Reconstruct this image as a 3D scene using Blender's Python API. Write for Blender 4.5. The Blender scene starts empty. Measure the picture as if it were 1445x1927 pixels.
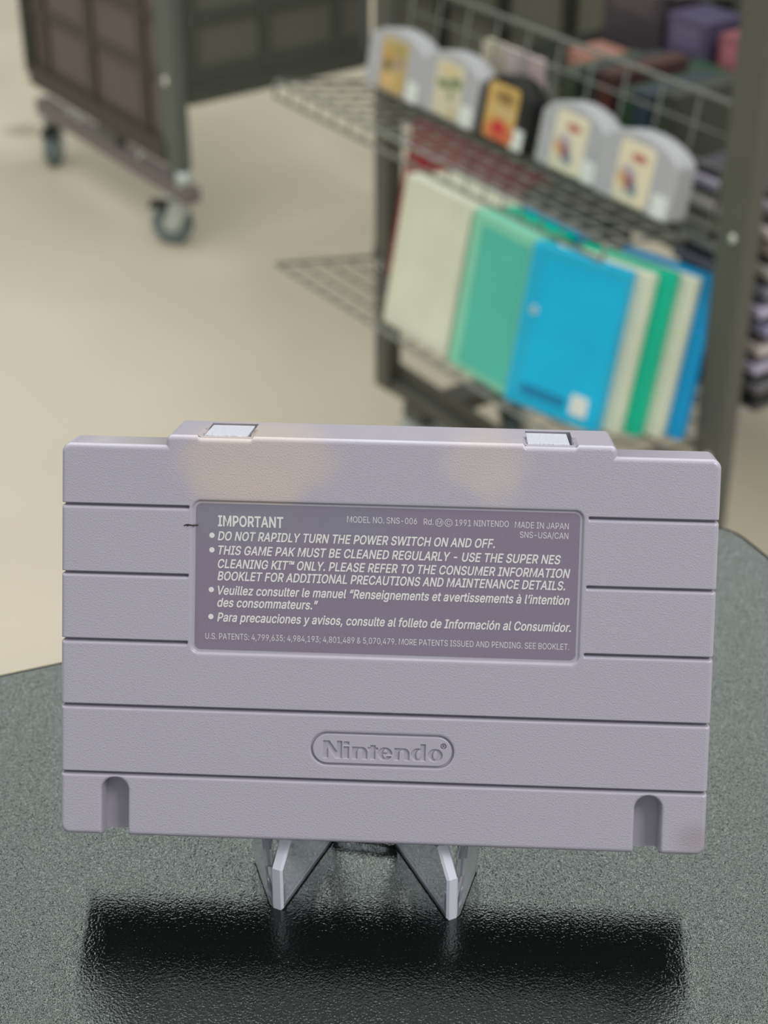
import bpy, bmesh, math, random
import numpy as np
from mathutils import Matrix, Vector, Euler

scene = bpy.context.scene
COL = scene.collection
random.seed(7)

# ------------------------------------------------------------------ camera
FPX = 3300.0
PITCH = math.atan(FPX / 5240.0)            # looking down about 32 degrees
CAM_Z = 1.24
cam_data = bpy.data.cameras.new('camera')
cam = bpy.data.objects.new('camera', cam_data)
COL.objects.link(cam)
cam.location = (0, 0, CAM_Z)
cam.rotation_euler = (math.pi / 2 - PITCH, 0, 0)
cam_data.sensor_width = 36.0
cam_data.sensor_fit = 'AUTO'
cam_data.lens = 36.0 * FPX / 1927.0
cam_data.clip_start = 0.01
cam_data.dof.use_dof = True
cam_data.dof.focus_distance = 0.366
cam_data.dof.aperture_fstop = cam_data.lens / 3.0
scene.camera = cam

# ------------------------------------------------------------------ light
world = bpy.data.worlds.new('world')
scene.world = world
world.use_nodes = True
bg = world.node_tree.nodes['Background']
bg.inputs[0].default_value = (0.95, 1.0, 0.985, 1)
bg.inputs[1].default_value = 0.58

def area(name, loc, target, sx, sy, power, color=(1, 1, 1)):
    d = bpy.data.lights.new(name, 'AREA')
    d.shape = 'RECTANGLE'
    d.size, d.size_y, d.energy, d.color = sx, sy, power, color
    o = bpy.data.objects.new(name, d)
    COL.objects.link(o)
    o.location = loc
    v = Vector(target) - Vector(loc)
    o.rotation_euler = v.to_track_quat('-Z', 'Y').to_euler()
    return o
for k in range(11):                         # rows of ceiling tubes running away from the camera
    lx = -2.45 + 0.49 * k
    area('ceiling_light', (lx, 2.4, 3.0), (lx, 2.4, 0), 0.16, 4.1, 13.2, (0.97, 1.0, 0.96))
area('ceiling_light', (1.3, -0.7, 3.0), (0.1, 0.4, 1.0), 1.0, 0.7, 35, (1.0, 0.965, 0.98))

vs = scene.view_settings
vs.view_transform = 'Standard'
vs.look = 'None'
vs.gamma = 1.0
vs.use_curve_mapping = False
vs.exposure = 0.0

# ------------------------------------------------------------------ materials
def lin(c):
    out = []
    for v in c:
        v /= 255.0
        out.append(v / 12.92 if v <= 0.04045 else ((v + 0.055) / 1.055) ** 2.4)
    return (out[0], out[1], out[2], 1.0)

def mat(name, rgb, rough=0.5, metal=0.0, spec=0.5, noise=None, bump=None, **kw):
    """rgb 0-255 sRGB; noise=(scale, amount); bump=(scale, strength, distance)"""
    m = bpy.data.materials.new(name)
    m.use_nodes = True
    nt = m.node_tree
    b = nt.nodes['Principled BSDF']
    b.inputs['Base Color'].default_value = lin(rgb)
    b.inputs['Roughness'].default_value = rough
    b.inputs['Metallic'].default_value = metal
    b.inputs['Specular IOR Level'].default_value = spec
    for k, v in kw.items():
        b.inputs[k.replace('_', ' ')].default_value = v
    tc = nt.nodes.new('ShaderNodeTexCoord')
    if noise:
        n = nt.nodes.new('ShaderNodeTexNoise')
        n.inputs['Scale'].default_value = noise[0]
        n.inputs['Detail'].default_value = 5
        nt.links.new(tc.outputs['Object'], n.inputs['Vector'])
        r = nt.nodes.new('ShaderNodeMapRange')
        r.inputs['From Min'].default_value = 0.3
        r.inputs['From Max'].default_value = 0.7
        r.inputs['To Min'].default_value = 1 - noise[1]
        r.inputs['To Max'].default_value = 1 + noise[1]
        nt.links.new(n.outputs['Fac'], r.inputs['Value'])
        mul = nt.nodes.new('ShaderNodeVectorMath')
        mul.operation = 'SCALE'
        mul.inputs[0].default_value = lin(rgb)[:3]
        nt.links.new(r.outputs['Result'], mul.inputs['Scale'])
        nt.links.new(mul.outputs['Vector'], b.inputs['Base Color'])
    if bump:
        n = nt.nodes.new('ShaderNodeTexNoise')
        n.inputs['Scale'].default_value = bump[0]
        n.inputs['Detail'].default_value = 3
        nt.links.new(tc.outputs['Object'], n.inputs['Vector'])
        bp = nt.nodes.new('ShaderNodeBump')
        bp.inputs['Strength'].default_value = bump[1]
        bp.inputs['Distance'].default_value = bump[2]
        nt.links.new(n.outputs['Fac'], bp.inputs['Height'])
        nt.links.new(bp.outputs['Normal'], b.inputs['Normal'])
    return m

def add_blobs(m, blobs, axes=(0, 2), base_node=None):
    """mix soft elliptical patches over the base colour. blobs: (cx, cy, rx, ry, rgb, strength, softness)"""
    nt = m.node_tree
    b = nt.nodes['Principled BSDF']
    tc = nt.nodes.new('ShaderNodeTexCoord')
    sep = nt.nodes.new('ShaderNodeSeparateXYZ')
    nt.links.new(tc.outputs['Object'], sep.inputs[0])
    wob = nt.nodes.new('ShaderNodeTexNoise')
    wob.inputs['Scale'].default_value = 1.2 / max(1e-6, max(bl[2] for bl in blobs))
    nt.links.new(tc.outputs['Object'], wob.inputs['Vector'])
    if b.inputs['Base Color'].links:
        cur = b.inputs['Base Color'].links[0].from_socket
    else:
        rgbn = nt.nodes.new('ShaderNodeRGB')
        rgbn.outputs[0].default_value = b.inputs['Base Color'].default_value
        cur = rgbn.outputs[0]
    def math_node(op, a, bb):
        n = nt.nodes.new('ShaderNodeMath')
        n.operation = op
        for i, v in enumerate((a, bb)):
            if v is None:
                continue
            if isinstance(v, (int, float)):
                n.inputs[i].default_value = v
            else:
                nt.links.new(v, n.inputs[i])
        return n.outputs[0]
    for cx, cy, rx, ry, rgb, st, soft in blobs:
        ax = math_node('DIVIDE', math_node('SUBTRACT', sep.outputs[axes[0]], cx), rx)
        ay = math_node('DIVIDE', math_node('SUBTRACT', sep.outputs[axes[1]], cy), ry)
        d = math_node('SQRT', math_node('ADD', math_node('MULTIPLY', ax, ax), math_node('MULTIPLY', ay, ay)), None)
        d = math_node('ADD', d, math_node('MULTIPLY', math_node('SUBTRACT', wob.outputs['Fac'], 0.5), 0.5))
        r = nt.nodes.new('ShaderNodeMapRange')
        r.interpolation_type = 'SMOOTHSTEP'
        r.inputs['From Min'].default_value = 1 + soft
        r.inputs['From Max'].default_value = 1 - soft
        r.inputs['To Max'].default_value = st
        nt.links.new(d, r.inputs['Value'])
        mx = nt.nodes.new('ShaderNodeMix')
        mx.data_type = 'RGBA'
        nt.links.new(r.outputs['Result'], mx.inputs[0])
        nt.links.new(cur, mx.inputs[6])
        mx.inputs[7].default_value = lin(rgb)
        cur = mx.outputs[2]
    nt.links.new(cur, b.inputs['Base Color'])
    return m

def plastic_translucent(name, rgb, mixfac=0.35, rough=0.3):
    m = mat(name, rgb, rough, spec=0.5, noise=(18, 0.06))
    nt = m.node_tree
    b = nt.nodes['Principled BSDF']
    out = nt.nodes['Material Output']
    t = nt.nodes.new('ShaderNodeBsdfTranslucent')
    t.inputs[0].default_value = lin(rgb)
    mx = nt.nodes.new('ShaderNodeMixShader')
    mx.inputs[0].default_value = mixfac
    nt.links.new(b.outputs[0], mx.inputs[1])
    nt.links.new(t.outputs[0], mx.inputs[2])
    nt.links.new(mx.outputs[0], out.inputs['Surface'])
    return m

# ------------------------------------------------------------------ mesh helpers
def link(name, me, m=None, parent=None, smooth=False):
    o = bpy.data.objects.new(name, me)
    COL.objects.link(o)
    if m:
        me.materials.append(m)
    if smooth:
        me.polygons.foreach_set('use_smooth', [True] * len(me.polygons))
    if parent:
        o.parent = parent
    return o

def empty(name, loc=(0, 0, 0), rot=(0, 0, 0)):
    o = bpy.data.objects.new(name, None)
    o.empty_display_size = 0.02
    COL.objects.link(o)
    o.location = loc
    o.rotation_euler = rot
    return o

def tag(o, label=None, cat=None, group=None, kind=None):
    if label: o['label'] = label
    if cat: o['category'] = cat
    if group: o['group'] = group
    if kind: o['kind'] = kind
    return o

class MB:
    def __init__(self):
        self.bm = bmesh.new()
    def box(self, x0, x1, y0, y1, z0, z1, M=None, bevel=0.0, seg=2):
        t = bmesh.new()
        bmesh.ops.create_cube(t, size=1.0)
        for v in t.verts:
            v.co = Vector(((x0 + x1) / 2 + v.co.x * (x1 - x0), (y0 + y1) / 2 + v.co.y * (y1 - y0), (z0 + z1) / 2 + v.co.z * (z1 - z0)))
        if bevel:
            bmesh.ops.bevel(t, geom=t.edges[:], offset=bevel, segments=seg, profile=0.5, affect='EDGES')
        self._merge(t, M)
        return self
    def prism(self, poly, y0, y1, M=None, bevel=0.0, seg=2):
        """poly is a list of (x, z), extruded along y"""
        t = bmesh.new()
        vs = [t.verts.new((p[0], y0, p[1])) for p in poly]
        f = t.faces.new(vs)
        r = bmesh.ops.extrude_face_region(t, geom=[f])
        for v in [g for g in r['geom'] if isinstance(g, bmesh.types.BMVert)]:
            v.co.y = y1
        bmesh.ops.recalc_face_normals(t, faces=t.faces[:])
        if bevel:
            es = [e for e in t.edges if abs(e.verts[0].co.y - e.verts[1].co.y) < 1e-9]
            bmesh.ops.bevel(t, geom=es, offset=bevel, segments=seg, profile=0.5, affect='EDGES')
        self._merge(t, M)
        return self
    def tube(self, pts, r, n=8, M=None):
        t = bmesh.new()
        pts = [Vector(p) for p in pts]
        rings = []
        for i, p in enumerate(pts):
            d = (pts[min(i + 1, len(pts) - 1)] - pts[max(i - 1, 0)]).normalized()
            a = d.orthogonal().normalized() if i == 0 else (rings[-1][1] - d * rings[-1][1].dot(d)).normalized()
            b = d.cross(a)
            ring = [t.verts.new(p + (a * math.cos(2 * math.pi * k / n) + b * math.sin(2 * math.pi * k / n)) * r) for k in range(n)]
            rings.append((ring, a))
        for (r0, _), (r1, _) in zip(rings[:-1], rings[1:]):
            for k in range(n):
                t.faces.new((r0[k], r0[(k + 1) % n], r1[(k + 1) % n], r1[k]))
        t.faces.new(list(reversed(rings[0][0])))
        t.faces.new(rings[-1][0])
        for f in t.faces: f.smooth = len(f.verts) == 4
        self._merge(t, M)
        return self
    def lathe(self, prof, n=32, M=None):
        """prof: closed list of (r, z) revolved about z"""
        t = bmesh.new()
        rings = [[t.verts.new((r * math.cos(2 * math.pi * k / n), r * math.sin(2 * math.pi * k / n), z)) for k in range(n)] for r, z in prof]
        for i in range(len(prof)):
            a, b = rings[i], rings[(i + 1) % len(prof)]
            for k in range(n):
                f = t.faces.new((a[k], a[(k + 1) % n], b[(k + 1) % n], b[k]))
                f.smooth = True
        bmesh.ops.recalc_face_normals(t, faces=t.faces[:])
        self._merge(t, M)
        return self
    def _merge(self, t, M):
        if M is not None:
            bmesh.ops.transform(t, matrix=M, verts=t.verts[:])
        me = bpy.data.meshes.new('tmp')
        t.to_mesh(me)
        t.free()
        self.bm.from_mesh(me)
        bpy.data.meshes.remove(me)
    def build(self, name, m, parent=None):
        me = bpy.data.meshes.new(name)
        self.bm.to_mesh(me)
        self.bm.free()
        return link(name, me, m, parent)

def round_rect(x0, x1, z0, z1, r, n=6):
    pts = []
    for cx, cz, a0 in ((x1 - r, z1 - r, 0), (x0 + r, z1 - r, 90), (x0 + r, z0 + r, 180), (x1 - r, z0 + r, 270)):
        for k in range(n + 1):
            a = math.radians(a0 + 90 * k / n)
            pts.append((cx + r * math.cos(a), cz + r * math.sin(a)))
    return pts

# ------------------------------------------------------------------ room
m_floor = mat('concrete', (186, 176, 158), 0.55, spec=0.3, noise=(2.2, 0.10), bump=(60, 0.05, 0.002))
mb = MB()
mb.box(-6, 6, -3, 9, -0.1, 0)
floor = mb.build('floor', m_floor)
tag(floor, kind='structure')
m_wall = mat('painted_wall', (206, 204, 196), 0.7, spec=0.2, noise=(1.5, 0.03))
for nm, x0, x1, y0, y1 in (('wall_back', -6, 6, 9.0, 9.1), ('wall_left', -6.1, -6.0, -3, 9), ('wall_right', 6.0, 6.1, -3, 9)):
    mb = MB()
    mb.box(x0, x1, y0, y1, 0, 3.2)
    tag(mb.build(nm, m_wall), kind='structure')
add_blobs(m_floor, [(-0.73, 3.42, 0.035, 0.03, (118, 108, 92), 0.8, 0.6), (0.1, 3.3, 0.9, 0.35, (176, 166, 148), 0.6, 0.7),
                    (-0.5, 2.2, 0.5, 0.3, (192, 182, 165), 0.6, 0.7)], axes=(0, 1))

# ------------------------------------------------------------------ table (rounded black top on four legs)
TZ = 0.9627
m_table = mat('black_textured_plastic', (11, 12, 12), 0.1, spec=0.72)
m_table.node_tree.nodes['Principled BSDF'].inputs['Specular Tint'].default_value = (0.9, 1.0, 0.955, 1)
def table_grain(m):
    nt = m.node_tree
    b = nt.nodes['Principled BSDF']
    tc = nt.nodes.new('ShaderNodeTexCoord')
    w = nt.nodes.new('ShaderNodeTexNoise')
    w.inputs['Scale'].default_value = 600
    w.inputs['Detail'].default_value = 1
    nt.links.new(tc.outputs['Object'], w.inputs['Vector'])
    mp = nt.nodes.new('ShaderNodeMix')
    mp.data_type = 'VECTOR'
    mp.inputs[0].default_value = 0.0005
    nt.links.new(tc.outputs['Object'], mp.inputs[4])
    nt.links.new(w.outputs['Color'], mp.inputs[5])
    n = nt.nodes.new('ShaderNodeTexNoise')
    n.inputs['Scale'].default_value = 1900
    n.inputs['Detail'].default_value = 1.0
    n.inputs['Roughness'].default_value = 0.5
    nt.links.new(mp.outputs[1], n.inputs['Vector'])
    bp = nt.nodes.new('ShaderNodeBump')
    bp.inputs['Strength'].default_value = 0.62
    bp.inputs['Distance'].default_value = 0.00013
    nt.links.new(n.outputs['Fac'], bp.inputs['Height'])
    nt.links.new(bp.outputs['Normal'], b.inputs['Normal'])
table_grain(m_table)
def table():
    V = Vector((0.1010, 0.4370))
    e1 = Vector((-0.938, -0.347))
    e2 = Vector((0.45, -0.893))
    A, B, C_, D = V, V + e1 * 0.75, V + e1 * 0.75 + e2 * 0.62, V + e2 * 0.62
    corners = [A, B, C_, D]
    poly = []
    r = 0.012
    for i, c in enumerate(corners):
        p, q = corners[i - 1], corners[(i + 1) % 4]
        a = c + (p - c).normalized() * r
        b2 = c + (q - c).normalized() * r
        for k in range(9):
            t = k / 8
            poly.append((1 - t) ** 2 * a + 2 * t * (1 - t) * c + t * t * b2)
    cen = (A + C_) / 2
    root = empty('display_table', (cen.x, cen.y, 0))
    tag(root, 'black textured table top in the foreground under the clear easel', 'table')
    t = MB()
    M = Matrix.Translation((-cen.x, -cen.y, 0)) @ Matrix(((1, 0, 0, 0), (0, 0, 1, 0), (0, 1, 0, 0), (0, 0, 0, 1)))
    t.prism([(p.x, p.y) for p in poly], TZ - 0.022, TZ, M, bevel=0.0025, seg=3)
    bmesh.ops.recalc_face_normals(t.bm, faces=t.bm.faces[:])
    top = t.build('tabletop', m_table, root)
    ml = mat('black_metal', (30, 32, 33), 0.45, spec=0.5)
    for c in corners:
        d = cen + (c - cen) * 0.84 - cen
        g = MB()
        g.tube([(d.x, d.y, 0.0), (d.x, d.y, TZ - 0.022)], 0.016, 16)
        g.build('leg', ml, root)
table()

# ------------------------------------------------------------------ the grey game cartridge seen from its back
CR = Matrix(((0.99880945, 0.02335632, -0.04282707), (-0.04873187, 0.43797156, -0.89766704), (-0.00220916, 0.89868537, 0.43858833)))
CT = Vector((1.58924695e-04, 2.93662171e-01, 1.02100213))
W2, YB, YS, YT = 68.0, -41.55, 41.55, 43.7
TL, TR = -46.2, 46.65
SLOTS = ((-38.9, -29.0), (28.3, 37.9))
GROOVES = ((28.7, 41.35), (14.4, 41.35), (0.18, 41.35), (-13.8, None), (-28.3, None))
DRAFT = 0.098

def sstep(a, b, x):
    t = np.clip((x - a) / (b - a), 0, 1)
    return t * t * (3 - 2 * t)
def sd_box(x, y, cx, cy, hx, hy, r=0.0):
    qx = np.abs(x - cx) - hx + r
    qy = np.abs(y - cy) - hy + r
    return np.hypot(np.maximum(qx, 0), np.maximum(qy, 0)) + np.minimum(np.maximum(qx, qy), 0) - r
def ytop(x):
    y = np.full_like(x, YT)
    for a, b in SLOTS:
        y = y - 0.5 * sstep(a - 1.0, a - 0.1, x) * (1 - sstep(b + 0.1, b + 1.0, x))
    return y
def gprof(t):
    return (0.14 * sstep(-0.62, -0.20, t) + 0.86 * sstep(-0.20, -0.08, t)) * (1 - sstep(0.33, 0.43, t))
def inside(x, y):
    main = -sd_box(x, y, 0, 0, W2, YS, 2.0)
    yt = ytop(x)
    tab = -sd_box(x, y - (yt - YT), (TL + TR) / 2, YT / 2, (TR - TL) / 2, YT / 2, 1.2)
    return np.maximum(main, tab)
def side_inset(y):
    s = np.zeros_like(y)
    for gy, _ in GROOVES:
        s = np.maximum(s, gprof(y - gy))
    return 0.38 * s
def notch_d(x, y):
    d = np.full_like(x, -9.0)
    for cx, ct in ((-56.4, -29.1), (55.85, -29.25)):
        cy = ct - 2.75
        dd = 2.75 - np.where(y > cy, np.hypot(x - cx, y - cy), np.abs(x - cx))
        d = np.maximum(d, dd)
    return d
def rec_d(x, y):
    return -sd_box(x, y, -0.15, 14.25, 40.5, 16.15, 1.9)
def pill_d(x, y):
    return -sd_box(x, y, -0.05, -21.25, 15.1, 3.6, 3.6)
def height(x, y, d):
    e = np.clip(0.95 - d, 0, 0.95)
    h = -(0.95 - np.sqrt(np.maximum(0.95 ** 2 - e * e, 0)))
    g = np.zeros_like(x)
    for gy, xl in GROOVES:
        k = gprof(y - gy)
        if xl:
            k = k * sstep(xl - 0.05, xl + 0.2, np.abs(x))
        g = np.maximum(g, k)
    h = h - 2.0 * g
    n = notch_d(x, y)
    nk = sstep(-0.12, 0.28, n)
    h = np.where(nk > 0, np.minimum(h, -5.6 * nk - 0.25 * sstep(-0.6, 0, n)), h - 0.25 * sstep(-0.6, 0, n))
    h = h - 0.55 * sstep(-0.05, 0.2, rec_d(x, y)) - 0.05 * sstep(-0.5, -0.05, rec_d(x, y))
    p = pill_d(x, y)
    h = h - 0.65 * sstep(0.0, 0.16, p) * (1 - sstep(0.34, 0.60, p)) - 0.06 * sstep(-0.35, 0.0, p) * (1 - sstep(0.5, 0.62, p))
    return h
def letters_sd(x, y):
    """the engraved word in the pill"""
    base = -23.28
    K = 0.02315
    X = lambda c: -12.47 + (c - 180) * K
    def R(a, b, y0, y1, r=0.0):
        return sd_box(x, y, (a + b) / 2, (y0 + y1) / 2, (b - a) / 2, (y1 - y0) / 2, r)
    def E(cx, cy, rx, ry):
        return (np.hypot((x - cx) / rx, (y - cy) / ry) - 1) * min(rx, ry)
    U, S = np.minimum, lambda a, b: np.maximum(a, -b)
    out = np.full_like(x, 9.0)
    st = 1.0
    # N
    a, b, ch = X(182), X(350), 3.65
    out = U(out, R(a, a + st, base, base + ch))
    out = U(out, R(b - st, b, base, base + ch))
    t = (y - base) / ch
    xd = a + (1 - t) * (b - a - st * 1.25)
    out = U(out, np.maximum(np.maximum(xd - x, x - xd - st * 1.25) * 0.8, np.maximum(base - y, y - base - ch)))
    # i
    a, b = X(368), X(414)
    out = U(out, R(a, b, base, base + 2.5))
    out = U(out, R(a, b, base + 2.95, base + 3.55))
    def n_letter(a, b):
        xh = 2.5
        o = np.maximum(R(a, b, base - 2, base + xh, 1.15), base - y)
        o = U(o, R(a, a + st, base, base + xh))
        cnt = R(a + st, b - st, base - 2, base + xh - 0.42, 0.5)
        return S(o, cnt)
    out = U(out, n_letter(X(446), X(580)))
    # t
    out = U(out, R(X(610), X(654), base, base + 2.95))
    out = U(out, R(X(588), X(676), base + 2.05, base + 2.5))
    # e
    cx, cy = (X(680) + X(804)) / 2, base + 1.25
    e = S(E(cx, cy, 1.47, 1.33), E(cx + 0.05, cy, 0.52, 0.93))
    e = U(e, R(cx - 0.6, cx + 1.3, cy - 0.12, cy + 0.22))
    e = S(e, R(cx + 0.1, cx + 2, cy - 0.55, cy - 0.13))
    out = U(out, e)
    out = U(out, n_letter(X(828), X(962)))
    # d
    b = X(1108)
    cx = X(1040)
    out = U(out, S(E(cx, cy, 1.4, 1.33), E(cx + 0.12, cy, 0.5, 0.95)))
    out = U(out, R(b - st, b, base, base + 3.5))
    # o
    cx = X(1197)
    out = U(out, S(E(cx, cy, 1.5, 1.33), E(cx, cy, 0.48, 0.93)))
    # registered mark
    cx, cy = 12.75, -20.05
    out = U(out, np.abs(E(cx, cy, 0.52, 0.52)) - 0.07)
    out = U(out, R(cx - 0.2, cx - 0.08, cy - 0.28, cy + 0.28))
    out = U(out, np.maximum(np.abs(E(cx - 0.02, cy + 0.12, 0.17, 0.16)) - 0.05, cx - 0.1 - x))
    out = U(out, np.abs((x - cx + 0.02) + (y - cy + 0.02) * 0.7) - 0.05 + 9 * ((y > cy) | (y < cy - 0.28)))
    return out

m_shell = mat('lavender_grey_plastic', (168, 163, 175), 0.24, spec=0.5)
def shell_nodes(m):
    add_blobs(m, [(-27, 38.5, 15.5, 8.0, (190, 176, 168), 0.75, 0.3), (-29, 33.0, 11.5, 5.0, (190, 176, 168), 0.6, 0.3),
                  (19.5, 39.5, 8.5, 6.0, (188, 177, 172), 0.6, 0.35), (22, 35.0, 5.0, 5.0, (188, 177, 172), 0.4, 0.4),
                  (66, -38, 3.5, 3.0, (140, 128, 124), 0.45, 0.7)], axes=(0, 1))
    nt = m.node_tree
    b = nt.nodes['Principled BSDF']
    tc = nt.nodes.new('ShaderNodeTexCoord')
    n = nt.nodes.new('ShaderNodeTexNoise')
    n.inputs['Scale'].default_value = 2.9
    n.inputs['Detail'].default_value = 0.6
    nt.links.new(tc.outputs['Object'], n.inputs['Vector'])
    rm = nt.nodes.new('ShaderNodeMapRange')
    rm.inputs['From Min'].default_value = 0.48
    rm.inputs['From Max'].default_value = 0.85
    nt.links.new(n.outputs['Fac'], rm.inputs['Value'])
    at = nt.nodes.new('ShaderNodeAttribute')
    at.attribute_name = 'grain'
    ml = nt.nodes.new('ShaderNodeMath')
    ml.operation = 'MULTIPLY'
    nt.links.new(rm.outputs['Result'], ml.inputs[0])
    nt.links.new(at.outputs['Fac'], ml.inputs[1])
    bp = nt.nodes.new('ShaderNodeBump')
    bp.inputs['Strength'].default_value = 0.42
    bp.inputs['Distance'].default_value = 0.00012
    nt.links.new(ml.outputs[0], bp.inputs['Height'])
    nt.links.new(bp.outputs['Normal'], b.inputs['Normal'])
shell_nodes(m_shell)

def cartridge():
    # built in millimetres; the root Empty scales to metres
    root = empty('game_cartridge')
    root.matrix_world = Matrix.Translation(CT) @ CR.to_4x4()
    tag(root, 'large lavender-grey game cartridge shown from its back, leaning on a clear easel', 'game cartridge')
    S = 0.001
    nx, ny = 757, 477
    X = np.linspace(-W2, W2, nx)
    Y = np.linspace(YB, YT, ny)
    gx, gy = np.meshgrid(X, Y)
    gx = gx.copy(); gy = gy.copy()
    d = inside(gx, gy)
    d0 = d.copy()
    for _ in range(3):
        eps = 0.01
        dx = (inside(gx + eps, gy) - inside(gx - eps, gy)) / (2 * eps)
        dy = (inside(gx, gy + eps) - inside(gx, gy - eps)) / (2 * eps)
        L = np.maximum(np.hypot(dx, dy), 0.3)
        mv = np.minimum(d, 0)
        gx -= mv * dx / L
        gy -= mv * dy / L
        d = inside(gx, gy)
    d = np.maximum(d, 0)
    z = height(gx, gy, d)
    lim = W2 - side_inset(gy)
    gx = np.clip(gx, -lim, lim)
    i0, i1 = np.searchsorted(X, -16.4), np.searchsorted(X, 16.4)
    j0, j1 = np.searchsorted(Y, -25.9), np.searchsorted(Y, -16.6)
    grain = sstep(0.35, 0.9, d) * sstep(0.25, 0.6, -rec_d(gx, gy)) * sstep(0.1, 0.5, -notch_d(gx, gy))
    for yy, xl in GROOVES:
        k = sstep(0.5, 0.95, np.abs(gy - yy))
        if xl:
            k = np.maximum(k, 1 - sstep(xl - 0.5, xl, np.abs(gx)))
        grain = grain * k
    idx = np.arange(nx * ny).reshape(ny, nx)
    ok = (np.maximum(np.maximum(d0[:-1, :-1], d0[1:, :-1]), np.maximum(d0[:-1, 1:], d0[1:, 1:])) > -0.001)
    ok[j0:j1, i0:i1] = False
    q = np.stack([idx[:-1, :-1], idx[:-1, 1:], idx[1:, 1:], idx[1:, :-1]], -1)[ok]
    V = [np.stack([gx.ravel(), gy.ravel(), z.ravel()], 1)]
    G = [grain.ravel()]
    F = [q]
    off = nx * ny
    # finer patch with the engraved word
    fx = np.linspace(X[i0], X[i1], (i1 - i0) * 3 + 1)
    fy = np.linspace(Y[j0], Y[j1], (j1 - j0) * 3 + 1)
    px_, py_ = np.meshgrid(fx, fy)
    pz = height(px_, py_, inside(px_, py_))
    pz = pz - 0.5 * sstep(0.07, -0.07, letters_sd(px_, py_))
    pg = sstep(0.2, 0.5, -pill_d(px_, py_))
    n2, n1 = px_.shape
    ix = np.arange(n1 * n2).reshape(n2, n1) + off
    V.append(np.stack([px_.ravel(), py_.ravel(), pz.ravel()], 1))
    G.append(pg.ravel())
    F.append(np.stack([ix[:-1, :-1], ix[:-1, 1:], ix[1:, 1:], ix[1:, :-1]], -1).reshape(-1, 4))
    off += n1 * n2
    # side walls following the outline, counter-clockwise from bottom left
    ring = []
    def arc(cx, cy, r, a0, a1, n=10):
        for k in range(n + 1):
            a = math.radians(a0 + (a1 - a0) * k / n)
            ring.append((cx + r * math.cos(a), cy + r * math.sin(a)))
    arc(-W2 + 2, YB + 2, 2, 180, 270)
    ring += [(v, YB) for v in np.arange(-W2 + 2.1, W2 - 2.05, 0.1)]
    arc(W2 - 2, YB + 2, 2, 270, 360)
    ring += [(W2, v) for v in np.arange(YB + 2.1, YS - 2.05, 0.1)]
    arc(W2 - 2, YS - 2, 2, 0, 90)
    ring += [(TR, YS)]
    arc(TR - 1.2, YT - 1.2, 1.2, 0, 90)
    ring += [(v, float(ytop(np.array([v]))[0])) for v in np.arange(TR - 1.3, TL + 1.25, -0.1)]
    arc(TL + 1.2, YT - 1.2, 1.2, 90, 180)
    ring += [(TL, YS)]
    arc(-W2 + 2, YS - 2, 2, 90, 180)
    ring += [(-W2, v) for v in np.arange(YS - 2.1, YB + 2.05, -0.1)]
    ring = np.array(ring)
    rx, ry = ring[:, 0].copy(), ring[:, 1].copy()
    rz = height(rx, ry, np.zeros_like(rx))
    lim = W2 - side_inset(ry)
    rx = np.clip(rx, -lim, lim)
    rb = np.full_like(rx, -10.0)
    on_top = ry > 42.5
    for a, b in SLOTS:
        rb = np.where(on_top & (rx > a) & (rx < b), -3.6, rb)
    n = len(rx)
    top = np.stack([rx, ry, rz], 1)
    bot = np.stack([rx, ry, np.minimum(rb, rz - 0.01)], 1)
    V += [top, bot]
    G += [np.zeros(2 * n)]
    k = np.arange(n)
    k2 = (k + 1) % n
    F.append(np.stack([off + k, off + n + k, off + n + k2, off + k2], -1))
    off += 2 * n
    # floor of the two snap pockets
    for a, b in SLOTS:
        yb = YT - 3.2
        c = np.array([(a, yb, -3.6), (b, yb, -3.6), (b, yb, -17.4), (a, yb, -17.4),
                      (a, YT - 0.5, -3.6), (b, YT - 0.5, -3.6), (b, YT, -17.4), (a, YT, -17.4), (a, YT, -3.6), (b, YT, -3.6)], float)
        V.append(c); G.append(np.zeros(10))
        F.append(np.array([(0, 1, 2, 3), (4, 5, 1, 0), (7, 3, 2, 6), (8, 0, 3, 7), (9, 6, 2, 1)]) + off)
        off += 10
    V = np.concatenate(V); G = np.concatenate(G); F = np.concatenate(F)
    V[:, 1] += -V[:, 2] * DRAFT * np.clip((V[:, 1] - 20) / 20, 0, 1)
    me = bpy.data.meshes.new('back_shell')
    me.vertices.add(len(V))
    me.vertices.foreach_set('co', V.astype(np.float32).ravel())
    me.loops.add(F.size)
    me.loops.foreach_set('vertex_index', F.astype(np.int32).ravel())
    me.polygons.add(len(F))
    me.polygons.foreach_set('loop_start', np.arange(0, F.size, 4, dtype=np.int32))
    me.polygons.foreach_set('loop_total', np.full(len(F), 4, dtype=np.int32))
    me.update(calc_edges=True)
    me.validate()
    at = me.attributes.new('grain', 'FLOAT', 'POINT')
    if len(at.data) == len(G):
        at.data.foreach_set('value', G.astype(np.float32))
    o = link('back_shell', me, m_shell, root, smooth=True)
    o.scale = (S, S, S)
    # front half: raised middle block with thinner wedge wings
    f = MB()
    f.box(TL, TR, 30, 38, -20, -10.0)
    f.box(TL, TR, YB + 0.3, 30, -17.8, -10.0)
    def strip(a, b, z0, z1):
        f.box(a, b, 38, YT, z0, z1)
    xs = [TL + 1.2, SLOTS[0][0], SLOTS[0][1], SLOTS[1][0], SLOTS[1][1], TR - 1.2]
    for a, b, s in zip(xs[:-1], xs[1:], (0, 1, 0, 1, 0)):
        strip(a, b, -20, -17.4 if s else -10.0)
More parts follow.
